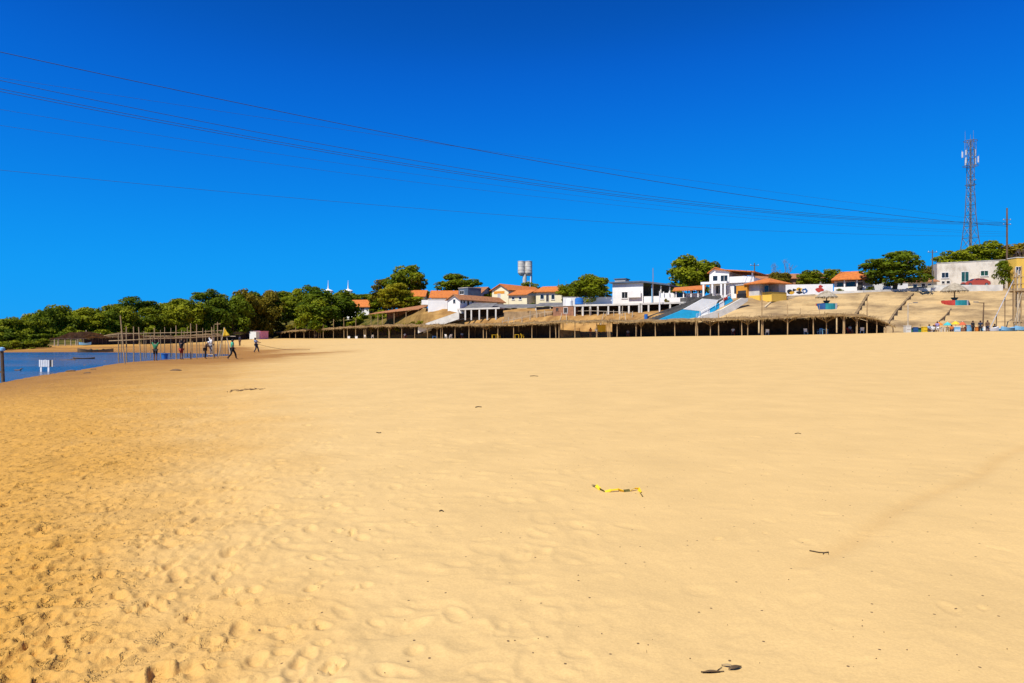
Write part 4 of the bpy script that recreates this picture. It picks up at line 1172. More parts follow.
def shelter(label, pxs, masts={}, fans=(), depth=4.6, ext=0.6, back=True, roofm='thatch', postm='pole_wood', line=None, rz=None, rise=.26, seed=1):
    rr = random.Random(seed)
    line = line or (lambda p: foot(p)[0]); rz = rz or roof_z
    p0 = pxs[0]; Y0 = line(p0); o = G(p0, Y0)
    root = thing('thatched_shelter', label, 'shelter', o)
    def L(px, dY=0.0, z=None):
        Y = line(px) + dY; X = line(px) * ux(px) + dY * .25
        return Vector((X, Y, z if z is not None else gz(X, Y))) - o
    for i, p in enumerate(pxs):
        top = rz(p, line(p)) - o.z - .08
        if p in masts: top = zat(masts[p], line(p)) - o.z
        b = L(p); lean = rr.uniform(-.06, .06)
        MB().bar((b.x, b.y, b.z - .4), (b.x + lean, b.y, top), .085, .065, 6, bend=rr.uniform(-.04, .04)).build('post', postm, root)
        if i % 2 == 0:
            q = L(p, depth * .85)
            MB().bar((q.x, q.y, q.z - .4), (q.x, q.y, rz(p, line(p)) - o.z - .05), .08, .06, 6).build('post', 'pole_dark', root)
    for a, b in zip(pxs[:-1], pxs[1:]):
        pa, pb = L(a, .12), L(b, .12)
        pa.z = rz(a, line(a)) - o.z - .10; pb.z = rz(b, line(b)) - o.z - .10
        MB().bar(pa, pb, .055, .05, 5).build('beam', postm, root)
    # thatch: a lumpy sheet with overhang, plus loose stalks
    span = (L(pxs[-1]) - L(pxs[0])).length
    n = max(6, int(span / .45))
    pe0, pe1 = pxs[0] - ext * 4, pxs[-1] + ext * 4
    cs = []
    for i in range(n + 1):
        px = pe0 + (pe1 - pe0) * i / n
        z = rz(px, line(px)) - o.z + rr.uniform(-.05, .05) + .07 * math.sin(i * .55 + seed)
        sec = []
        for dY, dz, th in ((-.55, -.15, .03), (-.45, -.03, .06), (.6, .06, .09), (depth * .5, rise, .11), (depth * .8, rise * .6, .12), (depth + .5, -.05, .08)):
            c = L(px, dY); jz = rr.uniform(-.04, .04)
            sec.append((Vector((c.x, c.y, z + dz + jz)), Vector((c.x, c.y, z + dz + jz + th))))
        cs.append(sec)
    mb = MB(); K = 6; vs = []
    for sec in cs:
        vs += [a for a, b in sec] + [b for a, b in sec]
    fs = []; S = 2 * K
    for i in range(n):
        for k in range(K - 1):
            fs.append((i * S + k, i * S + k + 1, (i + 1) * S + k + 1, (i + 1) * S + k))
            fs.append((i * S + K + k, (i + 1) * S + K + k, (i + 1) * S + K + k + 1, i * S + K + k + 1))
        fs.append((i * S, (i + 1) * S, (i + 1) * S + K, i * S + K))
        fs.append((i * S + K - 1, i * S + 2 * K - 1, (i + 1) * S + 2 * K - 1, (i + 1) * S + K - 1))
    for e in (0, n):
        for k in range(K - 1):
            fs.append((e * S + k, e * S + K + k, e * S + K + k + 1, e * S + k + 1))
    mb.add(vs, fs)
    rf = mb.build('thatch_roof', roofm, root)
    st_ = MB()
    for i in range(int(span * 16)):
        k = rr.randrange(n); t = rr.random(); j = rr.choice((0, 0, 0, 1, 1, 2, 3))
        a = cs[k][j][1 if j else 0].lerp(cs[k + 1][j][1 if j else 0], t)
        ln = rr.uniform(.15, .5); w_ = rr.uniform(.015, .035)
        dr = Vector((rr.uniform(-.35, .35), rr.uniform(-.5, -.05), -rr.uniform(.25, 1.0) if j == 0 else rr.uniform(-.1, .35))).normalized() * ln
        a = a + Vector((0, -.03, .02))
        st_.add([a - Vector((w_, 0, 0)), a + Vector((w_, 0, 0)), a + dr + Vector((w_ * .4, 0, 0)), a + dr - Vector((w_ * .4, 0, 0))], [(0, 1, 2, 3)])
    s_ = st_.build('loose_thatch', roofm, rf); s_['kind'] = 'stuff'
    if back:  # dark sheets added to stand in for the deep shade under the roof
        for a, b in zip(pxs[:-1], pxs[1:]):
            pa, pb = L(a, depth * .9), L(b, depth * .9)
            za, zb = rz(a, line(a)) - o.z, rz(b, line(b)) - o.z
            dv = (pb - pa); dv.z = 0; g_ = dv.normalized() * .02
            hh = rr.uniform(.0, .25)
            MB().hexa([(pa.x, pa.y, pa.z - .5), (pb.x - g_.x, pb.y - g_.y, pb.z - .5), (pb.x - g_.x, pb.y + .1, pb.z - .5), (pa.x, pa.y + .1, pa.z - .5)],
                      [(pa.x, pa.y, za - hh), (pb.x - g_.x, pb.y - g_.y, zb - hh), (pb.x - g_.x, pb.y + .1, zb - hh), (pa.x, pa.y + .1, za - hh)]).build('shade_sheet', 'thatch_shade_dark', root)
    for p, hw in fans:
        q = L(p, .35); zt = rz(p, line(p)) - o.z - .05
        f = MB()
        f.bar((q.x, q.y, q.z - .3), (q.x, q.y, zt), .07, .06, 6)
        f.build('fan_post', postm, root)
        w_ = hw / F * line(p)
        for k in range(9):
            t = (k - 4) / 4
            MB().bar((q.x, q.y, zt - 1.05 + .25 * abs(t)), (q.x + w_ * t, q.y - .3 + .2 * (k % 3), zt - .02), .05, .075, 5).build('fan_strut', 'thatch', root)
    return root

shelter('far thatched shelter nearest the pink hut, sagging and low', [270, 273.5, 281, 289.6, 295.6, 304, 309.5, 314.4, 318.7], {314.4: 319.5, 295.6: 324}, seed=2)
shelter('thatched shelter with tall thin masts below the big dark tree', [320.5, 323.3, 333.5, 344, 347.5, 355.6, 364], {323.3: 324.5, 333.5: 319, 344: 317.5, 355.6: 318}, seed=3)
shelter('thatched shelter in front of the tan shed with white chairs under it', [366, 378, 389, 401.7, 414.7, 427.5, 441], {378: 315}, ((389, 4),), seed=4)
shelter('long thatched shelter below the soil bank and the cream yellow house', [442.5, 455, 469, 483.5, 497.8, 513.4, 532, 550, 556], {}, ((436.5, 4.5), (486, 8)), seed=5)
shelter('thatched roof on few posts sheltering the open gap with the yellow cloth', [559, 575, 597, 608], {}, back=False, seed=6)
shelter('thatched shelter under the soil bank right of the yellow cloth', [610, 617, 636, 655.5, 675, 696], {}, ((641, 5),), seed=7)
shelter('thatched shelter in front of the blue painted stair wall', [697.5, 718.7, 742, 761.5], {718.7: 313, 761.5: 296}, ((710.5, 10), (748, 11)), seed=8)
shelter('tallest thatched shelter below the graffiti wall and left parasol', [763, 787.6, 813.5, 843], {787.6: 304.5}, ((788, 10), (827, 13)), seed=9)
shelter('rightmost thatched shelter drooping at its right end', [844.5, 857, 867, 876.6, 885.6, 893], {867: 300}, ((857, 7),), ext=.4, seed=10)

# far-left shelters across the cove
def far_line(p): return float(np.interp(p, [40, 80, 125, 175], [106, 113, 124, 142])) + 1
shelter('shaggy thatched shelter at the far left end of the sandy bank', [54.5, 58, 65, 71, 76], {}, (), line=far_line, rz=lambda p, Y: zat(338.2, Y), rise=.9, depth=6, ext=.5, postm='pole_pale', seed=11)
shelter('long low thatched shelter on the bank behind the moored boat', [78, 83, 86.5, 93, 100.5, 106, 113, 120], {86.5: 330, 100.5: 333}, (), line=far_line, rz=lambda p, Y: zat(float(np.interp(p, [78, 100, 112, 125], [338, 337, 334.5, 335])), Y), postm='pole_pale', seed=12)
shelter('thatched shelter on the bank behind the pole frame', [124, 134, 143, 153, 163, 172], {}, (), line=far_line, rz=lambda p, Y: zat(337.5, Y), postm='pole_pale', seed=13)
def far_line2(p): return float(np.interp(p, [175, 220, 260], [146, 172, 190])) + 1
shelter('dark low thatched shelter left of the pink hut', [180, 190, 200, 210, 222, 232, 243, 252], {}, (), line=far_line2, rz=lambda p, Y: zat(float(np.interp(p, [180, 252], [336.4, 332.5])), Y), seed=14)

# pink and white hut
h = House('beach_hut', 'small pink and white beach hut at the end of the shelters', 'hut', 260.3, 183, 268.3, 186)
z = h.hz(331.4); h.wall('paint_pink', h.w, 2.6, z)
MB().box(-.12, -.12, z, h.w + .12, 2.72, z + .1).build('roof', 'paint_pink', h.root)
MB().box(-1.35, .25, -.6, -.003, 2.4, z - .05).build('side_room', 'white_wall', h.root)
MB().box(-1.42, .18, z - .05, -.004, 2.47, z + .04).build('side_room_roof', 'white_concrete', h.root)
h.window('front', (262.6, 333.6, 265.8, 336), 'paint_pink', 'paint_pink', sill=False)

# posts of the soil-bank fence
rp = random.Random(5)
for i, px in enumerate([502, 508, 513.5, 522, 530, 537, 545, 554, 563, 572, 582, 590, 598, 606, 614, 622, 632]):
    Y = float(np.interp(px, [500, 632], [137, 119.5]))
    g = G(px, Y); hh = rp.uniform(.8, 1.75)
    o = MB().bar((0, 0, -.3), (rp.uniform(-.15, .15), 0, hh), .085, .07, 6).build('fence_post', 'pole_pale', loc=g)
    tag(o, 'pale wooden fence post standing on the soil bank above the shelters', 'post', 'fence posts along the soil bank')
# slanting supports leaning against the bank
for i, (a, b) in enumerate(((559, 562), (600, 604), (567, 566), (618, 620.5), (626, 625))):
    Y = float(np.interp(a, [500, 632], [133, 116.5]))
    p, q = W(a, 319.5, Y), W(b, 312.5, Y + 1.5)
    p.z = gz(p.x, p.y) - .1
    o = MB().bar((0, 0, 0), q - p, .06, .05, 5).build('leaning_pole', 'pole_pale', loc=p)
    tag(o, 'pale thin pole leaning against the soil bank', 'pole', 'poles leaning on the soil bank')

# ------------------------------------------------------------------ parasols on painted round platforms
def parasol(label, px, py_top, py_eave, py_plat, wpx, Y, red=False):
    g = Vector((Y * ux(px), Y, gz(Y * ux(px), Y)))
    t = thing('thatched_parasol', label, 'parasol', g)
    zt, ze, zp = zat(py_top, Y) - g.z, zat(py_eave, Y) - g.z, zat(py_plat, Y) - g.z
    r = wpx / 2 / F * Y
    c = MB(); n = 20; prof = [(r * 1.0, ze - .08), (r * .66, ze + (zt - ze) * .45), (r * .3, ze + (zt - ze) * .82), (.04, zt)]
    rr = random.Random(int(px)); vs = []; fs = []
    for rad, z in prof:
        for k in range(n):
            a = 2 * math.pi * k / n; q = rad * rr.uniform(.96, 1.03)
            vs.append((q * math.cos(a), q * math.sin(a), z + rr.uniform(-.03, .03)))
    for j in range(3):
        for k in range(n): fs.append((j * n + k, j * n + (k + 1) % n, (j + 1) * n + (k + 1) % n, (j + 1) * n + k))
    fs.append(tuple(3 * n + k for k in range(n)))
    c.add(vs, fs)
    cn = c.build('canopy', 'thatch_grey', t)
    f = MB()
    for k in range(150):
        a = rr.uniform(0, 6.283); q = rr.uniform(.93, 1.0) * r; ln = rr.uniform(.12, .3)
        p = Vector((q * math.cos(a), q * math.sin(a), ze - .06)); w_ = Vector((-math.sin(a), math.cos(a), 0)) * .03
        e = p + Vector((math.cos(a) * .06, math.sin(a) * .06, -ln))
        f.add([p - w_, p + w_, e + w_ * .4, e - w_ * .4], [(0, 1, 2, 3)])
    f.build('fringe', 'thatch_grey', cn)['kind'] = 'stuff'
    MB().bar((0, 0, -.5), (0, 0, zt - .1), .11, .09, 8).build('pole', 'pole_wood', t)
    n = 24; R_ = r * .93; cols = ['paint_red' if red else 'paint_navy', 'paint_teal', 'white_wall', 'paint_navy', 'paint_teal', 'paint_red']
    secs = 6
    for s_ in range(secs):
        # painted side panels of the drum, going round from the left
        a0 = math.pi + s_ * 2 * math.pi / secs; mb = MB(); vs = []
        if s_ == 0: a0 = math.pi
        for k in range(5):
            a = a0 + (2 * math.pi / secs - .004) * k / 4
            vs += [(R_ * math.cos(a), R_ * math.sin(a), -1.5), (R_ * math.cos(a), R_ * math.sin(a), zp), ((R_ - .2) * math.cos(a), (R_ - .2) * math.sin(a), zp), ((R_ - .2) * math.cos(a), (R_ - .2) * math.sin(a), -1.5)]
        fs = []
        for k in range(4):
            for q in range(4):
                fs.append((k * 4 + q, (k + 1) * 4 + q, (k + 1) * 4 + (q + 1) % 4, k * 4 + (q + 1) % 4))
        fs += [(0, 1, 2, 3), (16, 19, 18, 17)]
        mb.add(vs, fs).build('platform_wall', cols[s_], t)
    MB().lathe([(R_ - .21, -1.4), (R_ - .21, zp - .18)], n).build('platform_floor', 'paint_teal', t)
    MB().lathe([(.10, zp - .2), (.55, zp - .19 + .62), (.55, zp - .19 + .7), (.12, zp - .19 + .72)], 14).build('round_table', 'dark_concrete', t)
    return t
parasol('grey thatched parasol on round teal platform below the graffiti wall', 826.5, 290.3, 296.5, 303.6, 21, 114)
parasol('grey thatched parasol on round red and teal platform below the red car', 954.5, 283.0, 290.5, 300.6, 25, 113.6, True)

# ------------------------------------------------------------------ dark red car
def car(label, px, Y, length, m, flip=False):
    z0 = None
    g = G(px, Y)
    t = thing('parked_car', label, 'car', g, math.pi if flip else R(-2))
    L_ = length; w = 1.7
    # lofted body: stations along the length (x), lower body
    def loft(st, m_, name):
        mb = MB(); vs = []; fs = []
        for x, zb, zt, hw, tw in st:
            vs += [(x, -hw, zb), (x, -hw * 1.0, (zb + zt) / 2), (x, -tw, zt), (x, tw, zt), (x, hw, (zb + zt) / 2), (x, hw, zb)]
        for i in range(len(st) - 1):
            for k in range(6):
                fs.append((i * 6 + k, i * 6 + (k + 1) % 6, (i + 1) * 6 + (k + 1) % 6, (i + 1) * 6 + k))
        fs.append(tuple(range(6))); fs.append(tuple(reversed(range((len(st) - 1) * 6, len(st) * 6))))
        return mb.add(vs, fs).build(name, m_, t, smooth=False)
    h = L_ / 2
    body = loft([(-h, .38, .62, .72, .66), (-h + .12, .26, .74, .82, .76), (-h + .9, .22, .86, .85, .80), (-h + 1.35, .22, .93, .85, .80), (h - 1.0, .22, .96, .85, .80), (h - .1, .26, .92, .82, .76), (h, .38, .80, .74, .68)], m, 'body')
    cab = loft([(-h + 1.15, .90, .94, .76, .74), (-h + 1.85, .90, 1.38, .76, .60), (-h + 2.3, .90, 1.45, .76, .60), (h - 1.2, .90, 1.43, .76, .60), (h - .55, .90, 1.22, .76, .62), (h - .28, .90, .96, .75, .7)], m, 'cabin')
    for s in (-1, 1):
        MB().prism([(-h + 1.5, .98), (-h + 2.42, .98), (-h + 2.42, 1.36), (-h + 1.98, 1.34)], s * .755, s * .70).build('side_window', 'glass', cab)
        MB().prism([(-h + 2.5, .98), (h - .85, .98), (h - 1.2, 1.34), (-h + 2.5, 1.36)], s * .755, s * .70).build('side_window', 'glass', cab)
        for x in (-h + .78, h - .8):
            wh = MB(); n = 16; vs = []
            for y in (s * .70, s * .87):
                for k in range(n): vs.append((x + .31 * math.cos(2 * math.pi * k / n), y, .31 + .31 * math.sin(2 * math.pi * k / n)))
            fs = [(k, (k + 1) % n, n + (k + 1) % n, n + k) for k in range(n)] + [tuple(range(n)), tuple(reversed(range(n, 2 * n)))]
            wo_ = wh.add(vs, fs).build('wheel', 'rubber', t)
            ri = MB(); vs = []
            for y in (s * .868, s * .885):
                for k in range(n): vs.append((x + .18 * math.cos(2 * math.pi * k / n), y, .31 + .18 * math.sin(2 * math.pi * k / n)))
            ri.add(vs, fs).build('rim', 'steel', wo_)
        MB().box(-h + .02, s * .55 - .14, .58, -h + .1, s * .55 + .14, .70).build('headlight', 'white_metal', t)
        MB().box(h - .06, s * .58 - .1, .66, h + .01, s * .58 + .1, .8).build('tail_light', 'paint_red', t)
    MB().add([(-h + 1.28, -.66, 1.0), (-h + 1.28, .66, 1.0), (-h + 1.84, .56, 1.36), (-h + 1.84, -.56, 1.36), (-h + 1.24, -.66, 1.0), (-h + 1.24, .66, 1.0), (-h + 1.80, .56, 1.37), (-h + 1.80, -.56, 1.37)],
             [(0, 1, 2, 3), (7, 6, 5, 4), (0, 4, 5, 1), (1, 5, 6, 2), (2, 6, 7, 3), (3, 7, 4, 0)]).build('windscreen', 'glass', cab)
    MB().box(-h - .04, -.7, .30, -h + .12, .7, .48).build('bumper', 'paint_black', t)
    MB().box(h - .12, -.7, .32, h + .04, .7, .5).build('bumper', 'paint_black', t)
    return t
c_ = car('dark red car parked in front of the weathered flat-roofed block', 975.5, 125.5, 4.5, 'car_paint')
c_.location.z = zat(286.4, 125.5)
h = House('parking_slab', 'pale strip of pavement the red car stands on', 'pavement', 935, 121.4, 1004, 121.4, base=8.5)
MB().box(0, .36, -.6, h.w, 9, zat(286.4, 125.5) - 8.5).build('slab', 'white_concrete', h.root)
h.root['kind'] = 'structure'

# ------------------------------------------------------------------ cell tower, poles
g = G(970.5, 190)
t = thing('cell_tower', 'tall steel lattice cell tower with white panel antennas', 'tower', g, R(18))
zs_ = [zat(py, 190) - g.z for py in (290, 276, 262, 250, 238, 226, 215, 205, 195, 186, 177, 168, 159, 150, 140)]
ws = [float(np.interp(py, [137, 186, 215, 240, 262, 290], [.58, .66, .9, 1.4, 2.0, 2.6])) for py in (290, 276, 262, 250, 238, 226, 215, 205, 195, 186, 177, 168, 159, 150, 140)]
cr_ = [(-1, -1), (1, -1), (1, 1), (-1, 1)]
for (sx, sy) in cr_:
    lg = MB()
    for k in range(len(zs_) - 1):
        lg.bar((sx * ws[k], sy * ws[k], zs_[k] - (1 if k == 0 else 0)), (sx * ws[k + 1], sy * ws[k + 1], zs_[k + 1]), .11 if k < 8 else .08, None, 6)
    lg.build('leg', 'tower_steel', t)
MB().bar((.35, .2, -1), (.35, .2, zs_[-1]), .2, .16, 8).build('cable_mast', 'tower_steel', t)
for k in range(len(zs_) - 1):
    for i in range(4):
        a, b = cr_[i], cr_[(i + 1) % 4]
        P = lambda c, kk: Vector((c[0] * ws[kk], c[1] * ws[kk], zs_[kk]))
        MB().bar(P(a, k), P(b, k + 1), .045, None, 4).build('brace', 'tower_steel', t)
        MB().bar(P(b, k), P(a, k + 1), .045, None, 4).build('brace', 'tower_steel', t)
        MB().bar(P(a, k + 1), P(b, k + 1), .05, None, 4).build('ring_bar', 'tower_steel', t)
for py, rad in ((141, 1.7), (166, 1.9), (185, 1.35)):
    z = zat(py, 190) - g.z
    pf = MB()
    for k in range(8):
        a, b = 2 * math.pi * k / 8, 2 * math.pi * (k + 1) / 8
        pf.bar((rad * math.cos(a), rad * math.sin(a), z), (rad * math.cos(b), rad * math.sin(b), z), .06, None, 5)
        if k % 2 == 0: pf.bar((0, 0, z), (rad * math.cos(a), rad * math.sin(a), z), .05, None, 5)
    pf.build('platform_ring', 'steel', t)
for (dx, dy, py0, py1) in ((-2.1, -.4, 151, 156), (-2.1, -.4, 158.5, 164), (2.1, .3, 148.5, 155), (2.15, .3, 157, 164), (.4, -2.0, 158, 164), (-.5, 2.0, 150, 156), (.6, 2.0, 158, 164)):
    z0, z1 = zat(py1, 190) - g.z, zat(py0, 190) - g.z
    an = MB().box(dx - .16, dy - .1, z0, dx + .16, dy + .1, z1).build('panel_antenna', 'white_metal', t)
    MB().bar((dx, dy + (.14 if dy > 0 else -.14), z0 - .4), (dx, dy + (.14 if dy > 0 else -.14), z1 + .4), .05, None, 5).build('antenna_mount', 'steel', an)
for dx, py in ((-2.0, 132), (0, 134.5), (1.1, 130)):
    MB().bar((dx, 0, zat(141, 190) - g.z), (dx, 0, zat(py, 190) - g.z), .05, .03, 5).build('whip_antenna', 'steel', t)
for dx in (-2.1, 2.12):
    MB().bar((dx, 0, zat(166, 190) - g.z), (dx, 0, zat(141, 190) - g.z), .06, None, 5).build('antenna_pole', 'steel', t)
MB().lathe([(.05, 0), (.45, .12), (.5, .2), (.1, .3)], 12, (.3, -.95, zat(181, 190) - g.z)).build('dish', 'white_metal', t)

def pole(label, px, Y, top, m='pole_dark', r=.12, arm=None, lamp=False, name='utility_pole', cat='pole', base=None):
    g = G(px, Y) if base is None else base
    t = thing(name, label, cat, g)
    H = zat(top, Y) - g.z
    MB().bar((0, 0, -.6), (0, 0, H), r, r * .65, 8).build('shaft', m, t)
    if arm:
        for dz in arm:
            MB().beam((-.9, 0, H - dz), (.9, 0, H - dz), .09, .1).build('crossarm', m, t)
            for s in (-.75, 0, .75):
                MB().lathe([(.04, 0), (.06, .06), (.03, .16)], 8, (s, 0, H - dz + .05)).build('insulator', 'white_metal', t)
    if lamp:
        MB().bar((0, 0, H - .08), (1.1, 0, H + .05), .04, .035, 6).build('lamp_arm', m, t)
        MB().box(.7, -.12, H - .02, 1.25, .12, H + .1).build('lamp_head', 'steel', t)
    return t
pole('very tall dark pole right of the cell tower carrying the cables', 1007, 150, 208, 'pole_dark', .24, (2.6, 3.6))
pole('dark utility pole left of the flat-roofed block', 932.5, 128, 250, 'dark_concrete', .14, (.4,))
pole('thin pole in front of the white hall', 653, 131, 268, 'rust_steel', .09)
pole('white post on the terrace in front of the hall', 659.5, 120.6, 291, 'white_metal', .1, name='white_post', cat='post')
pole('dark pole between the two-storey house and the bare tree', 754.5, 138, 263, 'dark_concrete', .16, (.5,))
pole('thin distant antenna pole left of the round tree', 558.5, 175, 279, 'steel', .06)
pole('thin distant antenna pole close to the round tree', 566, 175, 281, 'steel', .06)
pole('lamp post on the beach left of the market umbrellas', 908, 91.6, 303, 'pole_pale', .12, lamp=True, name='lamp_post', cat='lamp post')
pole('leaning lamp post in front of the blue boats', 982.5, 92.0, 302.5, 'pole_dark', .11, lamp=True, name='lamp_post', cat='lamp post').rotation_euler = (0, R(-2.0), math.pi * .95)
pole('thin mast rising from the slope above the painted parapet', 762, 104, 291, 'pole_wood', .06, name='mast', cat='mast')
pole('short thin mast on the slope right of the orange and yellow house', 800.5, 103, 308, 'pole_wood', .05, name='mast', cat='mast')
pole('thin mast standing just under the left parasol', 819.5, 101, 305, 'pole_wood', .05, name='mast', cat='mast')

# overhead cables: true spans from beyond the left edge to the tall pole; heights fitted as parabolas
def cable(label, samples, r):
    Lp = Vector((62 * ux(-420), 62, 0)); Rp = Vector((150 * ux(1007), 150, 0))
    def tt(px):
        u = ux(px); d = Rp - Lp
        return (u * Lp.y - Lp.x) / (d.x - u * d.y)
    T, Zs = [], []
    for px, py in samples:
        t_ = tt(px); Y = Lp.y + (Rp.y - Lp.y) * t_
        T.append(t_); Zs.append(zat(py, Y))
    k = np.polyfit(T, Zs, 2)
    mb = MB(); pts = []
    for i in range(61):
        t_ = i / 60; p = Lp.lerp(Rp, t_); p.z = float(np.polyval(k, t_)); pts.append(p)
    n = 5; vs = []; fs = []
    d = (pts[-1] - pts[0]).normalized(); sd = d.cross(Vector((0, 0, 1))).normalized(); up = sd.cross(d)
    for p in pts:
        for q in range(n):
            a = 2 * math.pi * q / n; vs.append(p + sd * r * math.cos(a) + up * r * math.sin(a))
    for i in range(60):
        for q in range(n): fs.append((i * n + q, i * n + (q + 1) % n, (i + 1) * n + (q + 1) % n, (i + 1) * n + q))
    tag(mb.add(vs, fs).build('power_cable', 'cable'), label, 'cable', 'overhead cables crossing the sky')
cable('topmost and widest overhead cable crossing the sky', [(0, 54), (300, 112.5), (700, 190), (1007, 226)], .038)
cable('thin overhead cable just under the topmost one', [(0, 77.5), (170, 104), (300, 123), (1007, 223)], .015)
cable('dark overhead cable just above the close pair', [(0, 84.5), (300, 134), (700, 205), (1007, 222)], .029)
cable('upper of the close pair of dark overhead cables', [(0, 93), (300, 139.2), (700, 207.5), (1007, 223)], .029)
cable('lower of the close pair of dark overhead cables', [(0, 95.8), (300, 141.3), (700, 209), (1007, 224)], .029)
cable('faint overhead cable below the close pair', [(0, 109.5), (145, 133), (270, 153), (1007, 232)], .014)
cable('second faint overhead cable below the close pair', [(0, 125), (145, 147), (270, 163), (1007, 234)], .014)
cable('lowest thin overhead cable over the river', [(0, 170.5), (140, 183), (290, 198), (1007, 236)], .018)

# ------------------------------------------------------------------ the trees
WOOD = 'riverbank wood'
for a in [
 (-40, 116, 321, -66, -18, 352, 'round', 'leaf_mid', 'mid green tree just beyond the left edge of the wood'),
 (-12, 118, 321, -36, 14, 351, 'round', 'leaf_dark', 'dark tree at the left edge of the riverbank wood'),
 (10, 122, 318, -6, 32, 350, 'round', 'leaf_mid', 'low rounded tree near the left edge, behind the water post'),
 (28, 124, 317.5, 12, 47, 349, 'dense', 'leaf_mid', 'low tree left of the tallest left-hand tree, above the white slatted stand'),
 (46, 130, 309, 31, 63, 347, 'round', 'leaf_dark', 'dark tree behind the shaggy far-left shelter'),
 (62, 134, 305.5, 43, 84, 345, 'round', 'leaf_mid', 'tall mid green tree above the far-left thatched shelter'),
 (85, 137, 308, 68, 105, 343, 'dense', 'leaf_mid', 'mid green tree behind the moored boat'),
 (103, 140, 311.5, 87, 122, 342, 'round', 'leaf_dark', 'dark tree left of the tallest bare pole'),
 (121, 148, 307, 104, 141, 341, 'round', 'leaf_light', 'light green tree behind the tallest bare pole'),
 (138, 180, 296.5, 119, 157, 318, 'flat', 'leaf_dark', 'dark dome-topped tree rising behind the light green trees'),
 (150, 156, 308, 133, 170, 340, 'dense', 'leaf_light', 'light green tree behind the person in dark green'),
 (173, 162, 305.5, 154, 193, 340, 'round', 'leaf_light', 'yellow-green tree behind the middle of the pole frame'),
 (189, 170, 301, 174, 208, 338, 'round', 'leaf_mid', 'mid green tree left of the flat-topped tree'),
 (206, 186, 289.5, 192, 220, 305, 'flat', 'leaf_dark', 'dark flat-topped tree standing out above the wood'),
 (213, 174, 298, 196, 233, 338, 'dense', 'leaf_dark', 'dark tree under the flat-topped tree'),
 (232, 184, 295, 215, 253, 337, 'round', 'leaf_dark', 'dark broad tree behind the yellow tarpaulin'),
 (244, 192, 289.5, 231, 259, 330, 'loose', 'leaf_olive', 'olive brown tree with thin crown above the walking person'),
 (259, 198, 297, 241, 277, 336, 'round', 'leaf_olive', 'olive tree behind the pink hut'),
 (250, 206, 292, 238, 266, 325, 'round', 'leaf_dark', 'dark tree rising behind the olive trees'),
 (271, 210, 291.5, 255, 289, 328, 'round', 'leaf_olive', 'olive tree with ragged top right of the pink hut'),
 (286, 212, 297, 270, 302, 322, 'dense', 'leaf_mid', 'mid green tree above the hidden white wall'),
 (300, 222, 289, 286, 317, 322, 'round', 'leaf_mid', 'mid green tree left of the biggest dark tree'),
 (310, 236, 285.5, 299, 322, 308, 'round', 'leaf_dark', 'small dark tree top left of the church steeples'),
 (329, 192, 291.3, 297, 358, 326, 'dense', 'leaf_dark', 'biggest dark spreading tree below the church steeples'),
 (315, 188, 298, 297, 338, 331, 'round', 'leaf_mid', 'lower green tree in front of the biggest dark tree'),
 (345, 215, 290.8, 330, 362, 312, 'dense', 'leaf_mid', 'tree between the church steeples and the small white house'),
 (366, 262, 294, 350, 382, 304, 'round', 'leaf_dark', 'distant low tree left of the tallest tree group'),
 (380, 266, 295.5, 366, 396, 306, 'round', 'leaf_dark', 'distant low tree behind the yellow-green tree'),
 (387, 186, 279, 371, 404, 304, 'loose', 'leaf_olive', 'thin olive tree leaning left behind the yellow-green tree'),
 (407, 184, 265.5, 383, 430, 299, 'round', 'leaf_mid', 'tall dark-topped tree behind the round yellow-green tree'),
 (394, 174, 283.5, 376, 414, 308, 'dense', 'leaf_yellow', 'round yellow-green tree above the tan shed'),
 (413, 172, 297, 403, 425, 309, 'bush', 'leaf_light', 'bright green bush left of the white annex'),
 (457, 190, 274.5, 434, 482, 299, 'dense', 'leaf_mid', 'rounded tree behind the orange roofs and rooftop block'),
 (487, 178, 290, 477, 500, 306, 'round', 'leaf_mid', 'small tree left of the cream yellow gabled house'),
 (529, 200, 282, 518, 541, 300, 'loose', 'leaf_mid', 'small thin tree behind the water tower stem'),
 (592, 134.5, 274.5, 567, 614, 302, 'dense', 'leaf_mid', 'round dense tree on the terrace left of the white hall'),
 (566, 150, 284, 555, 581, 301, 'round', 'leaf_mid', 'smaller tree touching the left of the round terrace tree'),
 (692, 152, 256.5, 666, 717, 292, 'dense', 'leaf_mid', 'tall thick tree behind the two-storey house'),
 (714, 156, 262, 703, 723, 284, 'round', 'leaf_mid', 'right shoulder tree of the thick tree behind the white house'),
 (779, 140, 272, 766, 793, 289, 'round', 'leaf_olive', 'olive bushy tree below the bare branches behind the painted wall'),
 (809, 142, 270.5, 796, 823, 288, 'round', 'leaf_mid', 'green bushy tree behind the middle of the painted wall'),
 (836, 148, 269, 820, 852, 286, 'round', 'leaf_mid', 'green tree behind the left end of the orange-roofed house'),
 (893.5, 124, 251.5, 866, 926, 284, 'dense', 'leaf_dark', 'spreading dark green tree shading the top of the slope'),
 (928, 140, 266, 918, 944, 284, 'loose', 'leaf_olive', 'thin olive tree between the spreading tree and the flat-roofed block'),
 (955, 168, 251, 936, 976, 272, 'round', 'leaf_mid', 'green tree behind the flat-roofed block at the tower foot'),
 (986, 172, 242, 965, 1005, 268, 'dense', 'leaf_mid', 'taller green tree right of the tower foot'),
 (1014, 170, 244, 998, 1036, 268, 'round', 'leaf_olive', 'olive tree at the right edge behind the tall pole'),
 (1004, 126, 260.5, 995, 1013.5, 284, 'loose', 'leaf_mid', 'small thin tree between the flat-roofed block and the yellow house')]:
    tree(*a, group=WOOD if a[0] < 300 else None)
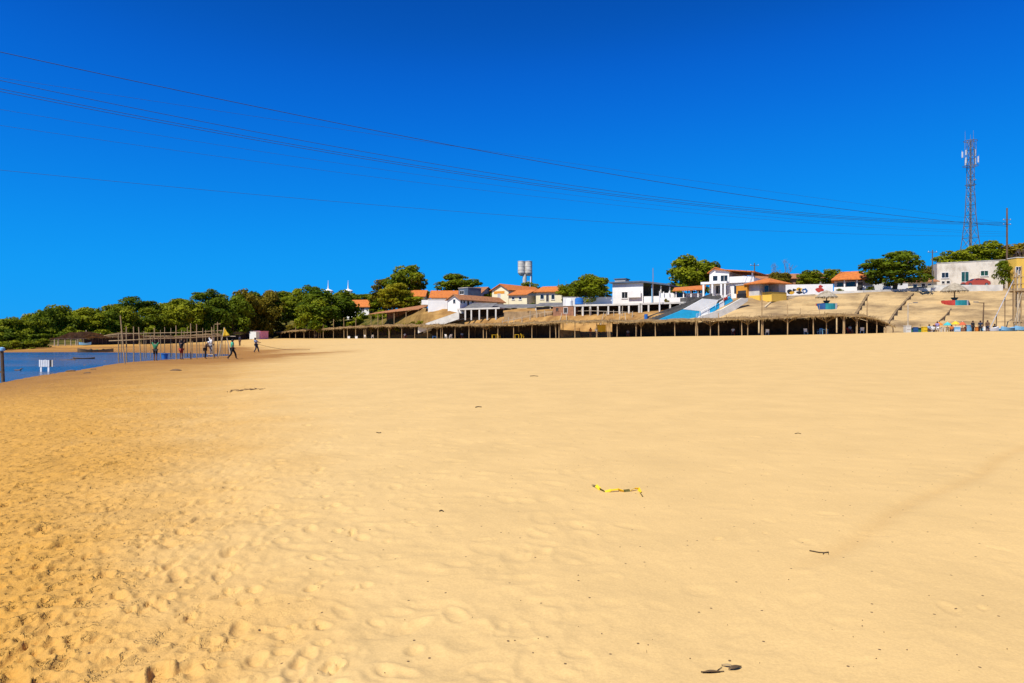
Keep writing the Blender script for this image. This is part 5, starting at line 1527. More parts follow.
# bare, dry tree with reddish twigs
def bare_tree(label, px, Y, top, spread):
    g = G(px, Y); t = thing('bare_tree', label, 'tree', g)
    H = zat(top, Y) - g.z; rr = random.Random(int(px)); mb = MB()
    tips = []
    def grow(p, d, ln, r, k):
        q = p + d * ln; mb.bar(p, q, r, r * .7, 5)
        if k == 0: tips.append(q); return
        for _ in range(3 if k > 1 else 4):
            nd = (d + Vector((rr.uniform(-.7, .7), rr.uniform(-.7, .7), rr.uniform(-.1, .5)))).normalized()
            grow(q, nd, ln * rr.uniform(.55, .8), r * .6, k - 1)
    grow(Vector((0, 0, -.4)), Vector((0, 0, 1)), H * .42, .13, 4)
    zmax = max(t_.z for t_ in tips); xs = max(abs(t_.x) for t_ in tips) + .1
    mb.v = [(v[0] * spread / F * Y / 2 / xs, v[1] * spread / F * Y / 2 / xs, v[2] * H / zmax) for v in mb.v]
    mb.build('trunk', 'bark_pink', t)
mat('bark_pink', (0.26, 0.16, 0.13), 0.9, 0.2, 5)
bare_tree('bare tree with reddish twigs against the sky behind the painted wall', 784, 142, 258.5, 26)
bare_tree('smaller bare tree with reddish twigs left of the larger one', 771.5, 144, 262, 12)
bare_tree('bare twiggy shrub at the right edge behind the tall pole', 1021, 160, 247, 16)

# shrubs
rs = random.Random(9)
def shrub(px, Y, wpx, hpx, leafm, label, group):
    g = G(px, Y); i = rs.randrange(3)
    t = thing('shrub', label, 'shrub', g, 0, group)
    c = bpy.data.objects.new('foliage', crown_copy('bush', i, leafm)); COL.objects.link(c); c.parent = t
    c.scale = (wpx / F * Y, wpx / F * Y, hpx / F * Y); c.location = (0, 0, -.12 * hpx / F * Y); c.rotation_euler = (0, 0, rs.uniform(0, 6))
    mb = MB()
    for k in range(3):
        mb.bar((0, 0, -.3), (rs.uniform(-.25, .25) * wpx / F * Y, rs.uniform(-.2, .2), .5 * hpx / F * Y), .04, .02, 5)
    mb.build('stem', 'bark', t)
for px in range(-30, 262, 13):
    Y4, _ = foot(px); Y = Y4 + rs.uniform(11, 20)
    shrub(px + rs.uniform(-4, 4), Y, rs.uniform(17, 25), rs.uniform(9, 15), rs.choice(['leaf_mid', 'leaf_dark', 'leaf_light', 'leaf_mid']), 'leafy shrub in the undergrowth along the foot of the riverbank wood', 'undergrowth at the wood edge')
for px in range(-40, 44, 9):
    shrub(px, float(np.interp(px, [-40, 0, 44], [92, 92, 99])) + rs.uniform(0, 5), rs.uniform(14, 19), rs.uniform(7, 12), rs.choice(['leaf_light', 'leaf_mid']), 'bright green waterside shrub at the far left bank', 'waterside shrubs at the far left bank')
for px, dY, w, hh, lm in [(270, 12, 12, 10, 'leaf_dark'), (279, 14, 16, 12, 'leaf_olive'), (291, 12, 15, 10, 'leaf_olive'), (302, 14, 16, 12, 'leaf_mid'), (313, 12, 14, 11, 'leaf_dark'), (326, 10, 14, 9, 'leaf_light'), (338, 11, 14, 8, 'leaf_olive'),
        (349, 15, 16, 9, 'leaf_light'), (357, 18, 16, 10, 'leaf_mid'), (366, 12, 12, 7, 'leaf_olive'), (375, 9, 12, 8, 'leaf_olive'), (384, 9, 12, 8, 'leaf_light'), (391, 8, 8, 9, 'leaf_mid'), (402, 9, 13, 8, 'leaf_light'), (411, 9, 11, 8, 'leaf_olive'), (420, 8, 10, 8, 'leaf_light'), (362, 24, 12, 9, 'leaf_mid'), (373, 22, 9, 7, 'leaf_light')]:
    shrub(px, foot(px)[0] + dY, w, hh, lm, 'low shrub on the grassy bank behind the thatched shelters', 'shrubs on the grassy bank')
for px, Y, w, hh, lm, lb in [(505, 156.5, 9, 5, 'leaf_light', 'low green hedge at the foot of the cream yellow house'), (515, 156, 11, 5, 'leaf_light', 'low green hedge in front of the annex under the water tower'),
        (531, 157, 8, 7, 'leaf_dark', 'dark bush between the annex and the long white house'), (549, 156.5, 10, 4, 'leaf_mid', 'low bush in front of the long white house'), (840, 127.5, 8, 6, 'leaf_light', 'green bush at the left end of the orange-roofed veranda'),
        (870, 126, 9, 7, 'leaf_mid', 'bush at the right end of the orange-roofed house'), (588, 131, 7, 6, 'leaf_light', 'small bright bush beside the blue tank'), (667, 130, 6, 7, 'leaf_olive', 'yellowish bush at the right of the white hall')]:
    shrub(px, Y, w, hh, lm, lb, None)

# ------------------------------------------------------------------ tank, tubs and walls on the terrace
zdk = zat(304.3, 125) 
g = Vector((129 * ux(579), 129, zat(304.6, 129)))
t = thing('water_tank', 'blue plastic water tank on the terrace left of the round tree', 'water tank', g)
MB().lathe([(.72, 0), (.80, .1), (.80, .5), (.76, .53), (.80, .56), (.80, .98), (.70, 1.08)], 20).build('body', 'plastic_blue', t)
MB().lathe([(.76, 1.05), (.76, 1.14), (.45, 1.28), (.2, 1.33)], 20).build('lid', 'plastic_blue', t)
h = House('terrace_wall', 'low white wall behind the blue tank and the round tree', 'wall', 563, 133, 612, 132.5)
z = h.hz(297.5); h.wall('white_wall', h.w, .3, z); h.cap('white_concrete', h.w, .3, z, t=.1, over=.04)
h = House('white_tank', 'white domed water tank left of the blue tank', 'water tank', 566, 129.5, 573, 129.5, base=zat(306, 129.5))
MB().lathe([(.62, -.8), (.66, .2), (.64, 1.0), (.45, 1.35), (.15, 1.5)], 18, (h.w / 2, .6, 0)).build('body', 'white_wall', h.root, smooth=False)
MB().lathe([(.18, 1.48), (.18, 1.58)], 12, (h.w / 2, .6, 0)).build('lid', 'concrete', h.root)
h = House('rubble_house', 'small unfinished brick building at the left end of the long terrace', 'building', 553, 129.5, 573.5, 127)
z = h.hz(306.5); h.wall('brick', h.w, 3, z); h.cap('concrete', h.w, 3, z, t=.08)
h.window('front', (556, 308, 558.5, 311), 'dark_door', 'brick', sill=False); h.door('front', (564, 307.8, 567.5, 313))
g = G(534, 134.5, .0)
t = thing('dug_out', 'dark opening with low lintel in the soil bank', 'opening', g)
MB().box(-1.0, -.4, -.3, 1.0, 1.2, .75).build('recess', 'dark_door', t); MB().box(-1.3, -.5, .75, 1.3, 1.3, .92).build('lintel', 'pole_dark', t)
g = G(646, 117.5)
t = thing('barrel', 'blue plastic barrel on the soil bank left of the blue stair wall', 'barrel', g)
MB().lathe([(.27, -.05), (.30, .05), (.30, .3), (.315, .32), (.30, .34), (.30, .62), (.315, .64), (.30, .66), (.29, .9)], 16).build('drum', 'plastic_blue', t)
MB().lathe([(.285, .895), (.30, .92), (.1, .93)], 16).build('lid', 'plastic_blue', t)

# ------------------------------------------------------------------ people
def person(label, loc, rz, pose, shirt, shorts, hat=None, long_legs=False, group=None, scale=1.0, sleeves=True):
    """pose: joint positions in metres, facing +y; the body is one skinned surface"""
    J = dict(pelvis=(0, 0, .93), spine=(0, 0, 1.12), chest=(0, 0, 1.32), neck=(0, .01, 1.47), head=(0, .03, 1.58), crown=(0, .02, 1.67),
             sL=(-.18, 0, 1.39), eL=(-.24, .0, 1.11), wL=(-.25, .06, .87), hL=(-.25, .08, .79), sR=(.18, 0, 1.39), eR=(.24, .0, 1.11), wR=(.25, .06, .87), hR=(.25, .08, .79),
             pL=(-.09, 0, .88), kL=(-.10, .03, .48), aL=(-.10, -.01, .08), tL=(-.11, .16, .03), pR=(.09, 0, .88), kR=(.10, .03, .48), aR=(.10, -.01, .08), tR=(.11, .16, .03))
    J.update(pose)
    RAD = dict(pelvis=.135, spine=.125, chest=.145, neck=.055, head=.098, crown=.07, s=.062, e=.042, w=.030, h=.034, p=.085, k=.056, a=.040, t=.034)
    root = thing('person', label, 'person', loc, rz, group)
    root.scale = (scale,) * 3
    names = list(J); E = [('pelvis', 'spine'), ('spine', 'chest'), ('chest', 'neck'), ('neck', 'head'), ('head', 'crown')]
    for s in 'LR':
        E += [('chest', 's' + s), ('s' + s, 'e' + s), ('e' + s, 'w' + s), ('w' + s, 'h' + s), ('pelvis', 'p' + s), ('p' + s, 'k' + s), ('k' + s, 'a' + s), ('a' + s, 't' + s)]
    def skin(nm, keys, edges, grow, m, extra=()):
        V = [Vector(J[k]) for k in keys]; Rr = [RAD.get(k, RAD.get(k[0], .05)) + grow for k in keys]
        Ei = [(keys.index(a), keys.index(b)) for a, b in edges]
        roots = [0]
        for chain in extra:
            b0 = len(V); roots.append(b0)
            for p, r in chain: V.append(Vector(p)); Rr.append(r)
            Ei += [(b0 + i, b0 + i + 1) for i in range(len(chain) - 1)]
        me = bpy.data.meshes.new(nm); me.from_pydata(V, Ei, [])
        o = bpy.data.objects.new(nm, me); COL.objects.link(o); o.parent = root
        me.materials.append(M(m))
        md = o.modifiers.new('Skin', 'SKIN'); md.use_smooth_shade = True
        sv = me.skin_vertices[0].data
        for i, r in enumerate(Rr): sv[i].radius = (r, r); sv[i].use_root = i in roots
        sb = o.modifiers.new('Subdivision', 'SUBSURF'); sb.levels = 1; sb.render_levels = 1
        return o
    fingers = []
    for s in 'LR':
        w_, hnd = Vector(J['w' + s]), Vector(J['h' + s]); d = (hnd - w_).normalized()
        side = d.cross(Vector((0, 1, .3))); side = side.normalized() if side.length > .05 else Vector((1, 0, 0)); nrm = side.cross(d)
        for k, ln in enumerate((.062, .074, .070, .055)):
            b0 = hnd + side * (k - 1.5) * .019
            fingers.append([(b0, .0105), (b0 + d * ln * .55 + nrm * .006, .0095), (b0 + d * ln + nrm * .022, .008)])
        b0 = w_.lerp(hnd, .55) - side * .026
        fingers.append([(b0, .011), (b0 - side * .03 + d * .022, .010), (b0 - side * .036 + d * .05, .0085)])
    body = skin('body', names, E, 0, 'skin', fingers)
    ks = ['chest', 'spine', 'pelvis', 'neck', 'sL', 'sR'] + (['eL', 'eR'] if sleeves else [])
    J0 = dict(J)
    for s in 'LR':
        J['e' + s] = tuple(Vector(J0['s' + s]).lerp(Vector(J0['e' + s]), .8))
    J['neck'] = tuple(Vector(J0['chest']).lerp(Vector(J0['neck']), .55))
    es = [('chest', 'spine'), ('spine', 'pelvis'), ('chest', 'neck'), ('chest', 'sL'), ('chest', 'sR')] + ([('sL', 'eL'), ('sR', 'eR')] if sleeves else [])
    RAD['neck'] = .085
    skin('shirt', ks, es, .022, shirt)
    J.update(J0)
    if not long_legs:
        for s in 'LR': J['k' + s] = tuple(Vector(J0['p' + s]).lerp(Vector(J0['k' + s]), .85))
    lk = ['pelvis', 'pL', 'kL', 'pR', 'kR'] + (['aL', 'aR'] if long_legs else [])
    le = [('pelvis', 'pL'), ('pL', 'kL'), ('pelvis', 'pR'), ('pR', 'kR')] + ([('kL', 'aL'), ('kR', 'aR')] if long_legs else [])
    RAD['k'] = .064
    skin('trousers' if long_legs else 'shorts', lk, le, .02, shorts)
    hd, cr = Vector(J0['head']), Vector(J0['crown']); up = (cr - hd).normalized()
    q = up.to_track_quat('Z', 'Y')
    hr = MB(); n = 12; vs = []; fs = []
    prof = [(.108, -.015), (.114, .04), (.098, .085), (.055, .115), (.01, .122)]
    for r, z in prof:
        for k in range(n):
            a = 2 * math.pi * k / n
            low = -.05 if (z < 0 and math.sin(a) < .2) else 0
            vs.append(hd + q @ Vector((r * math.cos(a) * .92, r * math.sin(a) * 1.0 - .012, z + low + .0)))
    for j in range(4):
        for k in range(n): fs.append((j * n + k, j * n + (k + 1) % n, (j + 1) * n + (k + 1) % n, (j + 1) * n + k))
    hr.add(vs, fs).build('cap' if hat else 'hair', hat or 'hair', root, smooth=True)
    f_ = q @ Vector((0, 1, 0)); sd = q @ Vector((1, 0, 0))
    MB().bar(hd + f_ * .085 + up * .0, hd + f_ * .118 - up * .022, .010, .016, 6).build('nose', 'skin', root)
    for s in (-1, 1):
        MB().lathe([(.004, -.004), (.013, 0), (.004, .006)], 8, tuple(hd + f_ * .096 + sd * .034 * s + up * .012)).build('eye', 'hair', root)
        MB().lathe([(.006, -.022), (.016, 0), (.006, .024)], 6, tuple(hd + sd * .100 * s)).build('ear', 'skin', root)
    MB().beam(hd + f_ * .098 - sd * .024 - up * .045, hd + f_ * .098 + sd * .024 - up * .045, .012, .010).build('mouth', 'cloth_red', root)
    if hat:
        MB().add([hd + q @ Vector(v) for v in ((-.08, .08, .03), (.08, .08, .03), (.06, .19, .015), (-.06, .19, .015), (-.08, .08, .045), (.08, .08, .045), (.06, .19, .028), (-.06, .19, .028))],
                 [(0, 3, 2, 1), (4, 5, 6, 7), (0, 1, 5, 4), (1, 2, 6, 5), (2, 3, 7, 6), (3, 0, 4, 7)]).build('cap_peak', hat, root)
    return root

UP = dict(eL=(-.27, .08, 1.62), wL=(-.20, .12, 1.86), hL=(-.19, .13, 1.94), eR=(.27, .08, 1.62), wR=(.20, .12, 1.86), hR=(.19, .13, 1.94))
STEP = dict(kL=(-.10, .22, .50), aL=(-.10, .30, .09), tL=(-.10, .46, .05), kR=(.10, -.06, .47), aR=(.10, -.36, .12), tR=(.11, -.22, .03), eL=(-.25, -.14, 1.12), wL=(-.26, -.10, .88), hL=(-.26, -.08, .8), eR=(.25, .10, 1.12), wR=(.26, .26, .94), hR=(.26, .32, .88))
BEND = dict(spine=(0, .12, 1.08), chest=(0, .30, 1.22), neck=(0, .42, 1.30), head=(0, .52, 1.36), crown=(0, .58, 1.43), sL=(-.18, .30, 1.26), eL=(-.22, .38, .98), wL=(-.16, .50, .80), hL=(-.15, .54, .73), sR=(.18, .30, 1.26), eR=(.22, .38, .98), wR=(.16, .50, .80), hR=(.15, .54, .73))
LEAN = dict(spine=(0, -.03, 1.11), chest=(0, -.10, 1.30), neck=(0, -.12, 1.45), head=(0, -.11, 1.56), crown=(0, -.13, 1.65), sL=(-.18, -.1, 1.37), sR=(.18, -.1, 1.37), eL=(-.22, .14, 1.2), wL=(-.12, .38, 1.14), hL=(-.10, .45, 1.13), eR=(.22, .12, 1.16), wR=(.12, .36, 1.08), hR=(.10, .43, 1.07), aL=(-.12, .25, .08), tL=(-.12, .4, .04), kL=(-.11, .16, .48), aR=(.12, -.2, .08), tR=(.12, -.05, .03))
person('person in dark green shirt and black shorts reaching up to the lower beam', G(155.3, 57.6), R(10), UP, 'cloth_green', 'cloth_black')
person('person in black shirt and red shorts with both arms raised to the beam', G(181.3, 60.2), R(-20), UP, 'cloth_black', 'cloth_red')
person('person in white cap and dark clothes bending beside the pole frame', G(205.2, 61.5), R(-70), {**BEND, **{k: tuple(Vector(BEND[k]) * .5 + Vector(v) * .5) for k, v in dict(spine=(0, 0, 1.12), chest=(0, 0, 1.32), neck=(0, .01, 1.47), head=(0, .03, 1.58), crown=(0, .02, 1.67), sL=(-.18, 0, 1.39), sR=(.18, 0, 1.39)).items()}}, 'cloth_brown', 'cloth_black', 'cloth_white', True)
person('person in pale shirt and pale trousers standing up among the poles', G(211.5, 64, .35), R(160), UP, 'cloth_white', 'cloth_grey', None, True)
person('person in mint green shirt walking with legs apart right of the poles', G(232.3, 57.0), R(-80), STEP, 'cloth_mint', 'cloth_black', None, True)
person('person in light blue shirt leaning back to pull a rope near the pink hut', G(256.2, 76), R(-95), LEAN, 'cloth_light_blue', 'cloth_navy', None, True)
person('small distant person in dark clothes on the bank under the yellow tarpaulin', G(239.8, 112), R(150), {}, 'cloth_navy', 'cloth_brown', None, True)
t_ = thing('stool', 'low wooden stool the pale-shirted person stands on among the poles', 'stool', G(211.5, 64))
MB().box(-.3, -.2, .29, .3, .2, .35).build('seat', 'pole_pale', t_)
for sx in (-.25, .22):
    for sy in (-.16, .13): MB().box(sx, sy, -.1, sx + .04, sy + .04, .29).build('leg', 'pole_wood', t_)
a, b = W(257.0, 344.0, 75.6), G(310, 78, .05)
rp_ = MB(); pts = [a.lerp(b, k / 12) + Vector((0, 0, -.45 * math.sin(math.pi * k / 12) * .6)) for k in range(13)]
a = pts[0]
for p, q in zip(pts[:-1], pts[1:]): rp_.bar(p - a, q - a, .02, None, 5)
tag(rp_.build('rope', 'pole_dark', loc=a), 'dark rope stretched across the sand from the person in light blue', 'rope')

# ------------------------------------------------------------------ pole frame being built at the water's edge
def stake(px, Y, top, r=.045, px_top=None, m='pole_wood', label=None, group='upright poles of the frame', base_py=None):
    g = G(px, Y); g.z = max(g.z, -1.3)
    q = W(px_top if px_top is not None else px, top, Y)
    o = MB().bar((0, 0, -.3), q - g, r, r * .75, 6, bend=random.uniform(-.03, .03)).build('stake', m, loc=g)
    tag(o, label or 'upright wooden pole of the half-built frame at the water edge', 'pole', group)
stake(125.2, 50.5, 315.5, .048, 120.3, label='tallest leaning pole at the left end of the frame')
for px, Y, top, pt in [(118.6, 58, 332.5, 118.5), (126.6, 57.5, 326.5, 126.3), (133.8, 57.5, 326.5, 133.6), (141.2, 59, 327, 138.6), (154.6, 58.5, 328, 154.4), (176.3, 60.5, 325.5, 176), (190.9, 60.8, 323.5, 190.7), (196.8, 61, 324, 196.6), (213.8, 62.5, 327, 211.6), (217.8, 63, 322, 217.6)]:
    stake(px, Y, top, .05, pt)
for px, Y, top in [(121, 67, 331), (144, 67, 331), (146.2, 68, 332), (150.5, 68, 334), (160.5, 68, 330), (164.7, 68.5, 327), (171, 69, 328), (181.6, 69, 330), (184.2, 69.5, 331), (187.5, 69.5, 327), (202.7, 70, 328), (205.8, 70, 330), (214, 70.5, 325), (221, 71, 331)]:
    stake(px, Y, top, .045, label='upright pole in the rear row of the half-built frame', group='rear poles of the frame')
for px, Y, top in [(219.8, 73, 341.5), (222.6, 73.4, 341), (225.3, 73.6, 341.2), (228, 73.9, 341.5), (230.8, 74.5, 342), (172, 72, 343), (176.5, 72, 343.5), (192.3, 71, 341), (199, 71.5, 342)]:
    stake(px, Y, top, .045, label='short upright pole behind the frame', group='short poles behind the frame')
def rail(label, pts, r=.05):
    P = [W(px, py, Y) for px, py, Y in pts]; o = P[0]; mb = MB()
    for a, b in zip(P[:-1], P[1:]): mb.bar(a - o, b - o + (b - a).normalized() * .12, r, r * .9, 6)
    tag(mb.build('rail', 'pole_wood', loc=o), label, 'pole')
rail('lower long pole rail tied across the front row of the frame', [(109, 341, 57), (133.7, 340, 57.4), (155, 338.7, 58.3), (190.8, 337.8, 60.7), (221, 336, 63.1)], .06)
rail('upper long pole rail tied across the rear row of the frame', [(104, 335.8, 66.5), (121, 333.8, 67), (164.7, 332.9, 68.4), (187.5, 332.6, 69.4), (221, 330.6, 70.9)], .055)
rail('second pole lashed just above the front rail', [(150, 337.2, 58.2), (176, 336.4, 60.3), (217.7, 334.4, 62.9)], .04)
g = W(217.6, 324.3, 63)
tag(MB().bar((-.28, 0, 0), (.28, 0, .03), .035, None, 6).build('crosspiece', 'pole_wood', loc=g), 'short crosspiece at the top of the tallest right-hand frame pole', 'pole')
# yellow tarpaulin on an A-frame
g = G(224, 72)
t = thing('tarpaulin_frame', 'yellow tarpaulin hung on a slanted pole frame above the walkers', 'tarpaulin', g)
zt = zat(327.5, 72) - g.z; zb = zat(336.2, 72) - g.z
MB().bar((-.6, 0, -.3), (0.02, 0, zt), .05, .045).build('pole', 'pole_pale', t)
MB().bar((.75, .1, -.3), (0.02, .1, zt), .05, .045).build('pole', 'pole_pale', t)
MB().bar((-.9, 0, zb), (1.2, .05, zb - .02), .045).build('crossbar', 'pole_pale', t)
tp = MB(); vs = []; n = 7
for i in range(n + 1):
    for j in range(n + 1):
        u, v = i / n, j / n
        x = .04 + (.05 + u * .45) * 0 + v * (u * .62 - .12 * (1 - u)); z = zt - .05 - v * (zt - zb) * (1 - .12 * u)
        vs.append((x, -.08 + .05 * math.sin(u * 9 + v * 5), z))
tp.add(vs, [(i * (n + 1) + j, i * (n + 1) + j + 1, (i + 1) * (n + 1) + j + 1, (i + 1) * (n + 1) + j) for i in range(n) for j in range(n)])
tp.build('tarpaulin', 'canvas_yellow', t, smooth=True).modifiers.new('Solidify', 'SOLIDIFY').thickness = .02

# ------------------------------------------------------------------ things in and by the water
g = Vector((32.2 * ux(2.5), 32.2, -.62))
t = thing('mooring_post', 'dark mooring post with pale blue cap at the left edge of the water', 'post', g)
MB().bar((0.05, 0, -.5), (-.03, 0, zat(350, 32.2) - g.z), .075, .07, 8).build('post', 'pole_dark', t)
MB().lathe([(.12, 0), (.13, .04), (.12, .14), (.03, .18)], 12, (-.03, 0, zat(351, 32.2) - g.z)).build('cap', 'paint_light_blue', t)
MB().beam((-.5, -.02, .55), (.08, -.02, .45), .06, .08).build('side_board', 'pole_dark', t)
g = Vector((41 * ux(39.2), 41, -.62))
t = thing('slatted_stand', 'white slatted board on two legs standing in the shallow water', 'stand', g)
zt, zm = zat(359.8, 41) - g.z, zat(366.8, 41) - g.z
for k in range(8):
    x = k * .108
    MB().box(x, -.02, zm + .004 * (k % 2), x + .072, .02, zt - .01 * (k % 3)).build('slat', 'plastic_white' if k < 6 else 'dark_door' if k == 6 else 'dirty_white', t)
for z in (zt - .06, zm + .05): MB().box(-.01, .021, z - .03, .84, .05, z + .03).build('batten', 'plastic_white', t)
for x in (.05, .5): MB().box(x, .0, -.4, x + .10, .06, zm + .05).build('leg', 'plastic_white', t)

def boat(label, loc, rz, L_, W_, H_, m, inside='pole_dark', benches=3, cargo=()):
    t = thing('boat', label, 'boat', loc, rz)
    n = 11; vs = []; fs = []
    for i in range(n):
        s = i / (n - 1) * 2 - 1; w = W_ / 2 * (1 - abs(s) ** 2.6) + .03; sh = H_ * (1 + .45 * s * s)
        x = s * L_ / 2
        vs += [(x, -w, sh), (x, -w * .72, H_ * .18 + .1 * s * s), (x, 0, .08 * s * s), (x, w * .72, H_ * .18 + .1 * s * s), (x, w, sh), (x, w * .9, sh - .02), (x, w * .6, H_ * .3 + .1 * s * s), (x, 0, .14 + .1 * s * s), (x, -w * .6, H_ * .3 + .1 * s * s), (x, -w * .9, sh - .02)]
    for i in range(n - 1):
        for k in range(10): fs.append((i * 10 + k, i * 10 + (k + 1) % 10, (i + 1) * 10 + (k + 1) % 10, (i + 1) * 10 + k))
    fs += [tuple(range(10)), tuple(reversed(range((n - 1) * 10, n * 10)))]
    MB().add(vs, fs).build('hull', m, t)
    for k in range(benches):
        x = (k + 1) / (benches + 1) * L_ - L_ / 2
        w = W_ / 2 * (1 - abs(2 * x / L_) ** 2.6) * .86
        MB().box(x - .13, -w, H_ * .72, x + .13, w, H_ * .78).build('thwart', inside, t)
    for x, sz, m_ in cargo:
        MB().lathe([(sz * .8, H_ * .3), (sz, H_ * .3 + sz * .6), (sz * .7, H_ * .3 + sz * 1.5), (sz * .2, H_ * .3 + sz * 1.8)], 8, (x, 0, 0)).build('bundle', m_, t)
    return t
boat('long dark wooden boat moored at the far bank', Vector((88 * ux(95.5), 88, -.72)), R(3), 4.5, 1.1, .42, 'pole_dark', cargo=((-1.4, .22, 'thatch_shade_dark'), (-.6, .25, 'pole_dark'), (.2, .2, 'cloth_green'), (1.0, .24, 'thatch_shade_dark'), (1.6, .2, 'pole_dark')))
boat('low dark canoe lying in the middle of the water', Vector((63 * ux(84), 63, -.66)), R(8), 1.9, .4, .14, 'pole_dark', benches=1)
g = Vector((42.4 * ux(18.5), 42.4, -.63))
o = MB().bar((-.22, 0, .02), (.1, .02, .05), .07, .05, 7).bar((.05, .02, .05), (.24, .0, .16), .045, .03, 6).build('driftwood', 'pole_dark', loc=g)
tag(o, 'dark driftwood knob floating left of the white slatted stand', 'driftwood')
g = Vector((60 * ux(68), 60, -.64))
o = MB().bar((-.7, 0, .0), (.6, .1, .05), .07, .05, 7).bar((.1, .04, .03), (.3, .1, .16), .03, .02, 5).build('driftwood', 'pole_dark', loc=g)
tag(o, 'long dark log floating left of the canoe', 'driftwood')
for px, Y, s, lb in [(85, 50, .10, 'dark stone in the shallows left of the tallest pole'), (105, 58, .10, 'dark stone in the shallows just left of the frame'), (71.5, 41.0, .22, 'flat dark stone at the water edge right of the slatted stand'), (87.5, 37.5, .15, 'dark lump on the damp sand below the frame'), (93.5, 42.5, .12, 'flat dark lump on the damp sand near the tallest pole'), (176, 37.5, .2, 'dark weed clump on the sand below the person in red shorts')]:
    g = G(px, Y); g.z = max(g.z, -.62)
    rr = random.Random(int(px)); mb = MB(); n = 9; vs = []; fs = []
    for z, q in ((-.3, .8), (.1, 1), (.35, .7), (.45, .2)):
        for k in range(n):
            a = 2 * math.pi * k / n; q2 = q * rr.uniform(.75, 1.15)
            vs.append((s * 1.5 * q2 * math.cos(a), s * q2 * math.sin(a), s * z))
    for j in range(3):
        for k in range(n): fs.append((j * n + k, j * n + (k + 1) % n, (j + 1) * n + (k + 1) % n, (j + 1) * n + k))
    fs.append(tuple(3 * n + k for k in range(n)))
    tag(mb.add(vs, fs).build('stone', 'pole_dark', loc=g), lb, 'stone')
g = G(164.7, 63.5); g.z = -.62
t = thing('bucket', 'blue plastic tub in the water under the pole frame', 'tub', g)
MB().lathe([(.22, -.1), (.30, .45), (.33, .46), (.33, .5), (.27, .5), (.20, .1)], 14).build('tub', 'plastic_blue', t)
MB().bar((-.3, 0, .47), (0, -.2, .62), .012, None, 5).bar((0, -.2, .62), (.3, 0, .47), .012, None, 5).build('handle', 'steel', t)
boat('small blue boat drawn up under the far-left shelter', G(85, 112.5, .02), R(5), 1.9, .7, .38, 'paint_light_blue')
# pieces of flotsam along the drift line
rd = random.Random(21)
for i in range(16):
    px = 228 + i * 2.4 + rd.uniform(-1, 1); Y = EYE * F / (389.2 + rd.uniform(-.8, .8) - .06 * i - HY) * 1.06
    g = G(px, Y); g.z = sand_h(g.x, g.y) + .005; a = rd.uniform(0, 3.1); l = rd.uniform(.04, .13)
    o = MB().bar((-l * math.cos(a), -l * math.sin(a), 0), (l * math.cos(a), l * math.sin(a), rd.uniform(.0, .03)), .014, .008, 5).build('weed_scrap', 'pole_dark', loc=g)
    tag(o, 'dark weed scrap in the drift line on the left sand', 'weed', 'weed scraps of the drift line')

# ------------------------------------------------------------------ walls and trees that close the gaps behind
h = House('boundary_wall', 'pale boundary wall seen under the spreading tree', 'wall', 864, 132, 908, 132)
z = h.hz(283.5); h.wall('white_wall', h.w, .3, z); h.cap('white_concrete', h.w, .3, z, t=.1, over=.04)
for a in [(384, 205, 293, 366, 402, 312, 'round', 'leaf_mid', 'green tree filling the gap left of the yellow-green tree'),
          (402, 196, 290, 388, 420, 308, 'round', 'leaf_dark', 'dark tree filling the gap right of the yellow-green tree'),
          (424, 205, 291, 412, 436, 305, 'bush', 'leaf_mid', 'low tree behind the orange roof beside the tall tree'),
          (484, 205, 292, 470, 500, 306, 'round', 'leaf_dark', 'dark low tree behind the rusty red roof'),
          (566, 180, 287, 552, 580, 304, 'round', 'leaf_dark', 'dark tree behind the long white house'),
          (668, 165, 286, 655, 684, 300, 'round', 'leaf_mid', 'low tree behind the white hall and the veranda house'),
          (860, 170, 274, 846, 880, 290, 'round', 'leaf_mid', 'tree behind the orange-roofed house and the spreading tree'),
          (798, 168, 274, 786, 812, 288, 'round', 'leaf_olive', 'olive tree far behind the painted wall')]:
    tree(*a)

# ------------------------------------------------------------------ furniture under the shelters
def chair(label, loc, rz, m, group=None):
    t = thing('plastic_chair', label, 'chair', loc, rz, group)
    MB().box(-.23, -.22, .41, .23, .22, .45).build('seat', m, t)
    MB().hexa([(-.22, .20, .45), (.22, .20, .45), (.22, .24, .45), (-.22, .24, .45)], [(-.24, .32, .88), (.24, .32, .88), (.24, .36, .88), (-.24, .36, .88)]).build('backrest', m, t)
    for x in (-.22, .18):
        for y in (-.21, .18): MB().box(x, y, 0, x + .04, y + .04, .41).build('leg', m, t)
        MB().box(x - .01, -.2, .62, x + .05, .26, .65).build('armrest', m, t)
def table(label, loc, rz, m, group=None, w=.8, hgt=.72):
    t = thing('plastic_table', label, 'table', loc, rz, group)
    MB().box(-w / 2, -w / 2, hgt - .04, w / 2, w / 2, hgt).build('top', m, t)
    for x in (-w / 2 + .03, w / 2 - .08):
        for y in (-w / 2 + .03, w / 2 - .08): MB().box(x, y, 0, x + .05, y + .05, hgt - .04).build('leg', m, t)
def under(px, dY): return G(px, foot(px)[0] + dY)
chair('left white plastic chair of the pair under the left shelters', under(365.5, .3), R(160), 'plastic_white')
chair('right white plastic chair of the pair under the left shelters', under(372.5, .3), R(200), 'plastic_white')
chair('left white plastic chair of the pair beside the blue table', under(446.5, .2), R(150), 'plastic_white')
chair('right white plastic chair of the pair beside the blue table', under(450.5, .2), R(210), 'plastic_white')
table('blue plastic table under the shelter left of the white chairs', under(434.5, .4), 0, 'plastic_blue', hgt=.5)
table('yellow plastic table under the long shelter, left one', under(494, .6), R(10), 'plastic_yellow')
chair('yellow plastic chair just right of the left yellow table', under(499, .8), R(120), 'plastic_yellow')
